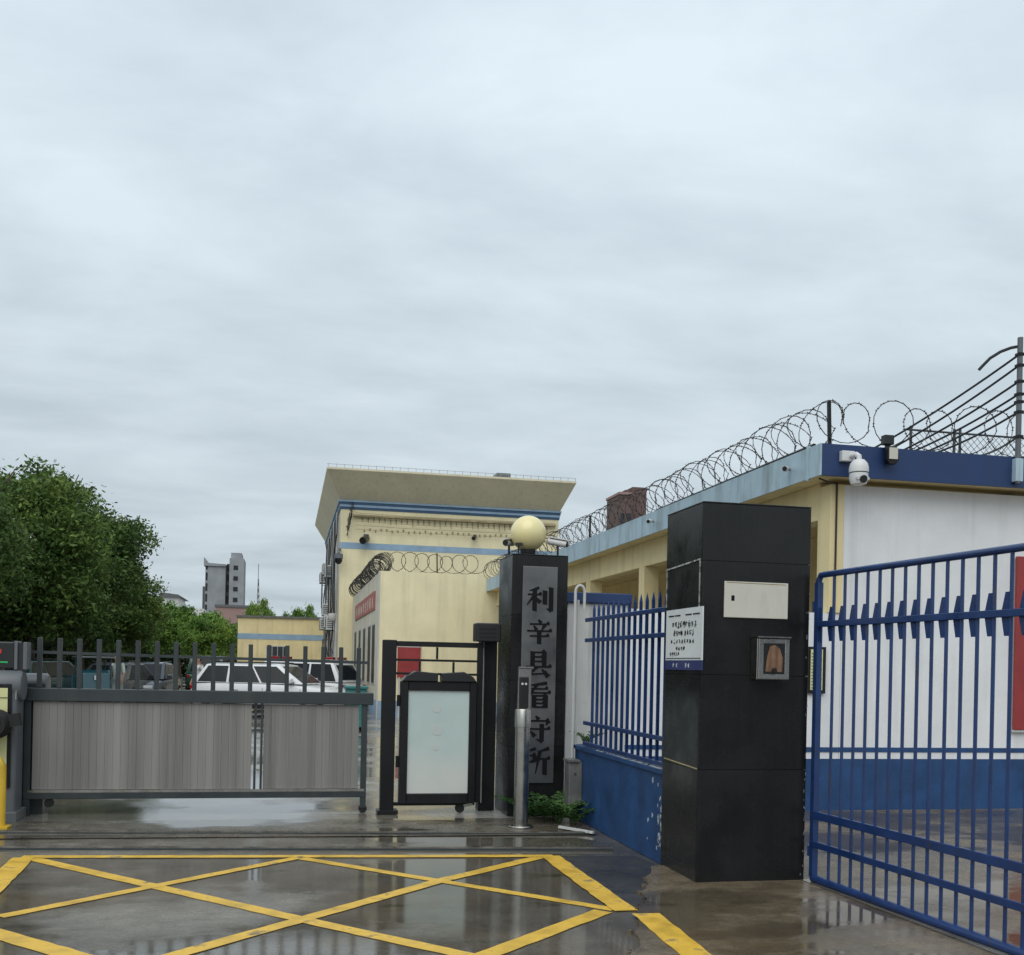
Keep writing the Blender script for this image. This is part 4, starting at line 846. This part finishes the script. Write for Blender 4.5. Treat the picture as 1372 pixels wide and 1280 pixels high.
# ------------------------------------------------------------------ vegetation
def leaf_mesh(name, centers, spread, per, size, seed, outward=None):
    rs = np.random.RandomState(seed); n = len(centers)*per
    c = np.repeat(centers, per, 0)+rs.normal(0, 1, (n, 3))*spread*np.array([1, 1, .7])
    nr = rs.normal(0, 1, (n, 3))+np.array([0, 0, .8]); nr /= np.linalg.norm(nr, axis=1, keepdims=True)
    t_ = np.cross(nr, rs.normal(0, 1, (n, 3))); t_ /= np.linalg.norm(t_, axis=1, keepdims=True); b_ = np.cross(nr, t_)
    s = size*rs.uniform(.6, 1.25, (n, 1))
    v = np.stack([c-t_*s, c+b_*s*.42-nr*s*.1, c+t_*s, c-b_*s*.42-nr*s*.1], 1).reshape(-1, 3)
    me = bpy.data.meshes.new(name); me.vertices.add(4*n); me.vertices.foreach_set('co', v.astype(np.float32).ravel())
    me.loops.add(4*n); me.loops.foreach_set('vertex_index', np.arange(4*n, dtype=np.int32)); me.polygons.add(n)
    me.polygons.foreach_set('loop_start', np.arange(0, 4*n, 4, dtype=np.int32)); me.polygons.foreach_set('loop_total', np.full(n, 4, np.int32)); me.update(calc_edges=True); return me
def crown_centers(seed, rx, rz, zc, nl, ncl):
    rs = np.random.RandomState(seed); out = []
    for k in range(nl):
        d = rs.normal(0, 1, 3); d /= np.linalg.norm(d); q = rs.uniform(.35, .82); lc = d*np.array([rx, rx, rz])*q+np.array([0, 0, zc]); lr = rx*rs.uniform(.26, .42)
        m = rs.normal(0, 1, (ncl, 3)); m[:, 2] += .25; m /= np.linalg.norm(m, axis=1, keepdims=True)
        out.append(lc+m*lr*rs.uniform(.55, 1.05, (ncl, 1))*np.array([1, 1, .8]))
    return np.concatenate(out)
def make_tree(seed, h, rx, zc, rz, lm, leaf=.088, nl=32, ncl=32, per=46, spread=.21):
    root = bpy.data.objects.new('tree', None); COL.objects.link(root); W[root] = Vector((0, 0, 0)); rr = random.Random(seed)
    me = leaf_mesh('crown', crown_centers(seed, rx, rz, zc, nl, ncl), spread, per, leaf, seed+1); me.materials.append(lm)
    o = bpy.data.objects.new('crown', me); COL.objects.link(o); o.parent = root
    pts = [(0, 0, -.05), (.05, .02, .8), (-.04, .06, 1.8), (.08, -.03, zc), (.0, .0, zc+rz*.6)]
    mb = MB(); mb.tube(pts, [h*.026, h*.02, h*.017, h*.012, .02], 8)
    for k in range(7):
        a = rr.uniform(0, 6.28); z = rr.uniform(1.6, zc); q = rx*rr.uniform(.5, .85)
        mb.tube([(0, 0, z), (q*.5*math.cos(a), q*.5*math.sin(a), z+.5*rz*.7), (q*math.cos(a), q*math.sin(a), z+rz*.8)], [h*.010, h*.006, .012], 5)
    mb.build('trunk', M['bark'], root, smooth=True); return root
TA = make_tree(1, 8, 2.8, 4.7, 3.3, M['leaf_dark']); TB = make_tree(2, 7.5, 2.6, 4.3, 3.2, M['leaf_fresh']); TC = make_tree(3, 5.2, 2.0, 3.5, 1.7, M['leaf_mid'], .12, 20, 22, 30); TD = make_tree(4, 5, 1.8, 3.2, 1.6, M['leaf_light'], .085, 20, 24, 34, .2)
spots = [(TA, -9.5, 32, 1.03, 0, 'dark leafy tree overhanging the parked vehicles, first of the row from the gate'), (TB, -8.45, 38, 1.19, 1, 'dark leafy tree second in the row beyond the gate'), (TA, -8.0, 44.5, 1.1, 2.2, 'dark leafy tree with the tallest rounded crown at the row end'),
         (TB, -8.0, 51, .93, 4, 'dark leafy tree standing behind the row end'), (TA, -12.5, 40, 1.1, 3, 'dark leafy tree set back behind the row'), (TB, -13.5, 31, 1.05, 5, 'dark leafy tree set back at the hedge'),
         (TC, -6.9, 72, .98, 0, 'mid green rounded tree next to the dark row'), (TC, -5.6, 80, 1.0, 2, 'mid green rounded tree in front of the pale far block'), (TC, -4.9, 66, .8, 4, 'small mid green tree beside the low yellow building'), (TC, -9, 62, 1.1, 1, 'mid green tree filling the gap behind the dark row'),
         (TD, -7.35, 20.5, .85, 0, 'bright light green tree leaning in at the frame of the gate'), (TC, -10, 85, 1.2, 3, 'mid green tree far behind the parked vehicles'), (TC, -3.6, 90, .9, 3, 'mid green tree behind the low yellow building corner')]
seen = set()
for (p, x, y, s, rz, lb_) in spots:
    o = p if p.name not in seen else copy_tree(p); seen.add(p.name)
    o.location = (x, y, 0); o.scale = (s, s, s); o.rotation_euler.z = rz; tag(o, lb_, 'tree', 'trees along the yard')
# hedge behind the vehicles
hc = []
rs = np.random.RandomState(77)
for k in range(3400): hc.append((-11.5+rs.uniform(-.7, .7), rs.uniform(18, 100), rs.uniform(.1, 4.6)))
me = leaf_mesh('hedge', np.array(hc), .28, 22, .13, 5); me.materials.append(M['hedge']); hd = thing('boundary_hedge', (-11.5, 60, 0), 'dark dense hedge running behind the parked vehicles', 'hedge')
o = bpy.data.objects.new('foliage', me); COL.objects.link(o); o.parent = hd; o.location = (11.5, -60, 0)
B(-12.2, -11.6, 18, 100, .004, 3.9).build('woody_core', M['bark'], hd)
hc = [(rs.uniform(-12, -3), 96+rs.uniform(-1, 1), rs.uniform(.1, 3.0)) for k in range(500)]
me = leaf_mesh('hedge', np.array(hc), .35, 20, .18, 6); me.materials.append(M['hedge']); hd = thing('rear_hedge', (-7.5, 96, 0), 'dark hedge across the end of the tree row', 'hedge')
o = bpy.data.objects.new('foliage', me); COL.objects.link(o); o.parent = hd; o.location = (7.5, -96, 0)
# roof shrubs behind the low yellow building
for x, s, lb_ in ((-1.9, .9, 'dark shrubby treetop over the left end of the low yellow building'), (.4, .8, 'dark shrubby treetop over the middle of the low yellow building'), (1.4, .85, 'dark shrubby treetop over the low yellow building by the main building')):
    o = copy_tree(TC); o.location = (x, 78, 0); o.scale = (s*.6, s*.6, s*1.3); tag(o, lb_, 'tree', 'trees along the yard')
# weeds at the pillar foot
def weed(loc, seed, s, label):
    rr = random.Random(seed); t = thing('weed_plant', loc, label, 'plant', 'weeds at the pillar foot'); b = Vector(loc)
    for k in range(9):
        a = rr.uniform(0, 6.28); ln = rr.uniform(.22, .42)*s; pts = []
        for q in range(7):
            f = q/6; pts.append(b+Vector((math.cos(a)*ln*f*.9, math.sin(a)*ln*f*.9, ln*(1.1*f-.55*f*f)+.01)))
        fd = MB(); fd.tube(pts, .004, 4)
        for q in range(1, 7):
            dd = (pts[q]-pts[q-1]).normalized(); sd_ = dd.cross(Vector((0, 0, 1))).normalized(); lw_ = .085*s*(1.15-q/9)
            for sg in (-1, 1):
                p = pts[q]; e = p+sd_*sg*lw_+dd*.03+Vector((0, 0, rr.uniform(-.02, .015))); w_ = dd*.020*s
                fd.add([p, p.lerp(e, .5)+w_+Vector((0, 0, .008)), e, p.lerp(e, .5)-w_+Vector((0, 0, .008))], [(0, 1, 2, 3)])
        fd.build('frond', M['weed'], t)
for k, (x, y, s) in enumerate(((2.52, 10.68, .95), (2.66, 10.5, 1.15), (2.80, 10.42, 1.1), (2.74, 10.30, .95), (2.9, 10.22, .9), (2.60, 10.72, 1.0))):
    weed((x, y, .009), 40+k, s, 'green ferny weed at the foot of the name pillar and blue wall')
weed((3.13, 10.62, .786), 60, .55, 'small weed sprouting on the blue coping by the white pier')

# ------------------------------------------------------------------ vehicles
def car(name, label, loc, rz, pm, suv=True, stripe=False, bars=False, Ln=4.6, Wd=1.8, Hh=1.62, group='vehicles parked in the yard'):
    t = thing(name, (0, 0, 0), label, 'car', group); hw = Wd/2; bz = .98 if suv else .90
    st = [(-Ln/2, .45, bz-.14, .86), (-Ln/2+.12, .30, bz-.02, .95), (-Ln/2+.7, .26, bz, 1), (-.2, .24, bz, 1), (Ln/2-1.35, .24, bz-.02, 1), (Ln/2-.5, .26, bz-.10, .97), (Ln/2-.12, .28, bz-.22, .9), (Ln/2, .38, bz-.36, .82)]
    P = []; 
    for x, zb, zt, k in st:
        ww = hw*k; sec = [(-ww*.9, zb), (-ww, zb+.2), (-ww, zt-.16), (-ww*.95, zt-.03), (-ww*.8, zt), (ww*.8, zt), (ww*.95, zt-.03), (ww, zt-.16), (ww, zb+.2), (ww*.9, zb)]
        P += [(x, a, b) for a, b in sec]
    n = 10; F = [(i*n+k, i*n+(k+1) % n, (i+1)*n+(k+1) % n, (i+1)*n+k) for i in range(len(st)-1) for k in range(n)]+[tuple(range(n))[::-1], tuple((len(st)-1)*n+k for k in range(n))]
    body = MB().add(P, F).build('body', pm, t, smooth=True)
    xb0, xb1 = -Ln/2+(.08 if suv else .55), Ln/2-1.15; xt0, xt1 = xb0+(.35 if suv else .6), xb1-.75
    wb, wt = hw*.93, hw*.76; zb, zt = bz-.01, Hh
    cb = [(xb0, -wb, zb), (xb1, -wb, zb), (xb1, wb, zb), (xb0, wb, zb), (xt0, -wt, zt-.05), (xt1, -wt, zt-.04), (xt1, wt, zt-.04), (xt0, wt, zt-.05), (xt0+.25, -wt*.86, zt), (xt1-.3, -wt*.86, zt), (xt1-.3, wt*.86, zt), (xt0+.25, wt*.86, zt)]
    MB().add(cb, [(0, 1, 5, 4), (1, 2, 6, 5), (2, 3, 7, 6), (3, 0, 4, 7), (4, 5, 9, 8), (5, 6, 10, 9), (6, 7, 11, 10), (7, 4, 8, 11), (8, 9, 10, 11), (3, 2, 1, 0)]).build('cabin', pm, t, smooth=True, bevel=.02)
    def quad(nm, c, u0, u1, v0, v1, m_, off):
        c = [Vector(q) for q in c]; nn = (c[1]-c[0]).cross(c[3]-c[0]).normalized()*off
        def at(u, v): return c[0].lerp(c[1], u).lerp(c[3].lerp(c[2], u), v)+nn
        q = [at(u0, v0), at(u1, v0), at(u1, v1), at(u0, v1)]
        MB().add(q+[p-nn*.7 for p in q], [(0, 1, 2, 3), (7, 6, 5, 4), (0, 4, 5, 1), (1, 5, 6, 2), (2, 6, 7, 3), (3, 7, 4, 0)]).build(nm, m_, t)
    for sg in (0, 1):
        c = [cb[0], cb[1], cb[5], cb[4]] if sg == 0 else [cb[2], cb[3], cb[7], cb[6]]
        for a, b in ((.045, .31), (.335, .62), (.64, .94)):
            if sg: a, b = 1-b, 1-a
            quad('side_window', c, a, b, .05, .92, M['car_glass'], .012)
    quad('windscreen', [cb[1], cb[2], cb[6], cb[5]], .07, .93, .06, .92, M['car_glass'], .012)
    quad('rear_window', [cb[3], cb[0], cb[4], cb[7]], .09, .91, .12, .88, M['car_glass'], .012)
    for x in (-Ln/2+.85, Ln/2-.85):
        for sg in (-1, 1):
            wl = MB().lathe([(.15, -.11), (.30, -.11), (.335, -.08), (.335, .08), (.30, .11), (.15, .11)], (x, sg*(hw-.10), .335), 22, 'Y').build('wheel', M['tyre'], t, smooth=True)
            MB().lathe([(.02, -.118), (.20, -.118), (.20, .118), (.02, .118)], (x, sg*(hw-.10), .335), 14, 'Y').build('rim', M['alloy'], wl)
    for sg in (-1, 1):
        B(Ln/2-.24, Ln/2-.03, sg*hw*.62-.16, sg*hw*.62+.16, bz-.36, bz-.22).build('headlight', M['lamp_white'], t, bevel=.02)
        B(-Ln/2-.015, -Ln/2+.14, sg*hw*.80-.07, sg*hw*.80+.07, bz-.22, bz-.08).build('tail_light', M['lamp_red'], t, bevel=.02)
        B(xb1-.42, xb1-.25, sg*(hw+.07)-.09, sg*(hw+.07)+.09, bz+.02, bz+.15).build('mirror', pm, t, bevel=.03)
    for sg in (-1, 1):
        for x in (xb1-.05, xb1-1.15, xb1-2.1): B(x-.006, x+.006, sg*hw-.004, sg*hw+.004, .42, bz-.14).build('door_seam', M['rubber'], t)
        for x in (xb1-.95, xb1-1.95): B(x-.09, x+.09, sg*(hw+.012)-.014, sg*(hw+.012)+.014, bz-.22, bz-.185).build('door_handle', M['alloy'], t)
        B(xb0+.5, xb1-.85, sg*wt*.9-.02, sg*wt*.9+.02, Hh+.005, Hh+.04).build('roof_rail', M['black_plastic'], t)
        B(-Ln/2+.4, Ln/2-.5, sg*hw*.985-.012, sg*hw*.985+.012, .27, .40).build('sill_trim', M['black_plastic'], t)
    B(Ln/2-.06, Ln/2+.03, -hw*.72, hw*.72, .30, .52).build('bumper', M['black_plastic'], t, bevel=.03)
    B(-Ln/2-.04, -Ln/2+.05, -hw*.78, hw*.78, .34, .58).build('bumper', M['black_plastic'], t, bevel=.03)
    B(-Ln/2-.012, -Ln/2+.02, -.24, .24, .62, .74).build('number_plate', M['notice_blue'], t)
    if stripe:
        for sg in (-1, 1): B(-Ln/2+.2, Ln/2-.7, sg*hw-.006+sg*.003, sg*hw+.006+sg*.003, bz-.26, bz-.18).build('red_stripe', M['lamp_red'], t)
        B(-Ln/2-.006, -Ln/2+.004, -.6, .6, bz-.2, bz-.14).build('red_stripe', M['lamp_red'], t)
    if bars:
        for x in (xt0+.25, xt1-.2):
            lbar = B(x-.12, x+.12, -.56, .56, Hh+.02, Hh+.05).build('light_bar', M['white_plastic'], t)
            for sg in (-1, 1): B(x-.13, x+.13, sg*.40-.10, sg*.40+.10, Hh+.051, Hh+.13).build('beacon', M['lamp_red'], lbar, bevel=.02)
    t.location = loc; t.rotation_euler.z = R(rz); return t
white = paint('white_car_paint', (.68, .69, .70)); silver = paint('shaded_silver_paint', (.07, .075, .08)); dteal = paint('dark_teal_paint', (.015, .05, .05)); bluegrey = paint('shaded_slate_paint', (.035, .045, .07))  # silver and slate darkened to carry the shade of the trees overhead
car('parked_car', 'white estate car parked just behind the sliding gate', (-.25, 30.6, .004), -22, white, True, Hh=1.53, Ln=4.5)
car('parked_car', 'white patrol car with red stripe and red roof beacons', (.1, 35.2, .004), 150, white, True, True, True, Ln=4.8, Hh=1.64)
car('parked_car', 'silver hatchback parked under the trees beside the blue tricycle', (-5.5, 38, .004), 75, silver, False, Ln=4.1, Hh=1.45)
car('parked_car', 'slate grey car parked under the trees near the walking person', (-4.9, 39.5, .004), -97, bluegrey, False, Ln=4.2, Hh=1.48)
car('parked_car', 'dark teal car parked under the trees by the hedge', (-7.6, 36, .004), 70, dteal, True, Ln=4.4, Hh=1.5)
car('parked_van', 'dark green van with white roof behind the white estate car', (-3.4, 52, .004), 85, paint('green_van_paint', (.02, .07, .045)), True, Ln=4.9, Hh=1.78, Wd=1.85)
# blue cargo tricycle
tb = paint('shaded_tricycle_blue', (.015, .065, .085))  # blue darkened to put the shade under the trees into the paint
t = thing('cargo_tricycle', (0, 0, 0), 'blue cargo tricycle with flat canopy under the trees', 'tricycle', 'vehicles parked in the yard')
MB().prism([(-1.4, .55), (.1, .55), (.1, 1.05), (-1.4, 1.05)], lambda a, b: (a, -.5, b), lambda a, b: (a, .5, b)).build('cargo_bed', tb, t, bevel=.02)
MB().prism([(.75, .45), (1.25, .55), (1.15, 1.15), (.95, 1.25), (.85, .8)], lambda a, b: (a, -.38, b), lambda a, b: (a, .38, b)).build('front_cowl', tb, t, bevel=.03)
B(.1, .8, -.38, .38, .5, .58).build('footboard', tb, t); B(.12, .55, -.35, .35, .70, .82).build('seat', M['rubber'], t, bevel=.03)
for x, yy in ((-.9, -.55), (-.9, .55), (1.1, 0)): MB().lathe([(.05, -.06), (.24, -.06), (.28, -.03), (.28, .03), (.24, .06), (.05, .06)], (x, yy, .28), 18, 'Y').build('wheel', M['tyre'], t, smooth=True)
for x in (.15, 1.0):
    for yy in (-.42, .42): MB().tube([(x, yy, .6), (x, yy, 1.58)], .018, 6).build('canopy_post', tb, t)
B(.0, 1.2, -.5, .5, 1.58, 1.63).build('canopy', M['grey_paint'], t, bevel=.02)  # white canopy toned down to grey for the tree shade
B(1.24, 1.27, -.08, .08, .95, 1.08).build('headlight', M['lamp_white'], t); MB().tube([(.95, -.35, 1.2), (.9, 0, 1.15), (.95, .35, 1.2)], .014, 6).build('handlebar', M['black_metal'], t)
t.location = (-5.75, 33.2, .004); t.rotation_euler.z = R(-70)
# teal bin
t = thing('waste_bin', (1.35, 24.5, 0), 'teal wheeled waste bin beside the cream annex', 'bin')
MB().prism([(1.42, .12), (1.78, .12), (1.84, 1.0), (1.36, 1.0)], lambda a, b: (a, 24.3, b), lambda a, b: (a, 24.75, b)).build('bucket', M['teal'], t, bevel=.02)
B(1.33, 1.87, 24.26, 24.8, 1.001, 1.07).build('lid', M['teal'], t, bevel=.02)
for x in (1.44, 1.74): MB().lathe([(.02, -.03), (.10, -.03), (.10, .03), (.02, .03)], (x, 24.72, .105), 14, 'X').build('wheel', M['tyre'], t)

# ------------------------------------------------------------------ people
def person(loc, rz, label, shirt, trousers, ph=1):
    J = {'pel': (0, 0, .93), 'wai': (0, 0, 1.08), 'che': (.02, 0, 1.28), 'nek': (.03, 0, 1.45), 'hd0': (.05, 0, 1.54), 'hd1': (.06, 0, 1.63), 'hd2': (.05, 0, 1.71)}
    sk = [('pel', 'wai'), ('wai', 'che'), ('che', 'nek'), ('nek', 'hd0'), ('hd0', 'hd1'), ('hd1', 'hd2')]
    rad = {'pel': (.15, .11), 'wai': (.14, .10), 'che': (.17, .11), 'nek': (.055, .055), 'hd0': (.075, .08), 'hd1': (.085, .095), 'hd2': (.06, .065)}
    for s, nm in ((-1, 'r'), (1, 'l')):
        f = s*ph
        J.update({nm+'hip': (0, s*.09, .88), nm+'kne': (.14*f+.03, s*.10, .50), nm+'ank': (.22*f-.04, s*.10, .09), nm+'toe': (.22*f+.13, s*.11, .05),
                  nm+'sho': (.02, s*.18, 1.40), nm+'elb': (-.10*f, s*.23, 1.13), nm+'wri': (-.10*f+.10, s*.22, .90), nm+'han': (-.10*f+.13, s*.22, .81)})
        sk += [('pel', nm+'hip'), (nm+'hip', nm+'kne'), (nm+'kne', nm+'ank'), (nm+'ank', nm+'toe'), ('che', nm+'sho'), (nm+'sho', nm+'elb'), (nm+'elb', nm+'wri'), (nm+'wri', nm+'han')]
        rad.update({nm+'hip': (.095, .095), nm+'kne': (.065, .065), nm+'ank': (.045, .045), nm+'toe': (.04, .035), nm+'sho': (.065, .065), nm+'elb': (.048, .048), nm+'wri': (.03, .03), nm+'han': (.035, .025)})
    ks = list(J); me = bpy.data.meshes.new('b'); me.from_pydata([J[k] for k in ks], [(ks.index(a), ks.index(b)) for a, b in sk], [])
    tmp = bpy.data.objects.new('tmp', me); COL.objects.link(tmp); tmp.modifiers.new('s', 'SKIN'); tmp.modifiers.new('u', 'SUBSURF').levels = 2
    for i, k in enumerate(ks): me.skin_vertices[0].data[i].radius = rad[k]
    me.skin_vertices[0].data[0].use_root = True
    bpy.context.view_layer.update(); m2 = bpy.data.meshes.new_from_object(tmp.evaluated_get(bpy.context.evaluated_depsgraph_get())); bpy.data.objects.remove(tmp)
    for mm in (M['skin'], shirt, trousers, M['hair'], M['rubber']): m2.materials.append(mm)
    for p in m2.polygons:
        c = p.center; p.use_smooth = True
        arm = abs(c.y) > .17 and c.z < 1.3
        p.material_index = 4 if c.z < .11 else 3 if c.z > 1.66 or (c.z > 1.54 and c.x < .03) else 0 if c.z > 1.44 or (arm and c.z < 1.16 and c.z > .7) else 1 if c.z > .95 else 2
    m2.name = 'person'
    o = bpy.data.objects.new('person', m2); COL.objects.link(o); o.location = loc; o.rotation_euler.z = R(rz); tag(o, label, 'person'); return o
person((-2.55, 33, .004), 200, 'person in white shirt and dark trousers walking beside the white car', M['shirt'], M['trouser'])
person((-5.0, 33.6, .004), 250, 'person in pale clothes standing between the tricycle and the slate car', mat('pale_green_shirt', (.42, .48, .44), .8), mat('pale_trousers', (.30, .34, .32), .8), -.4)
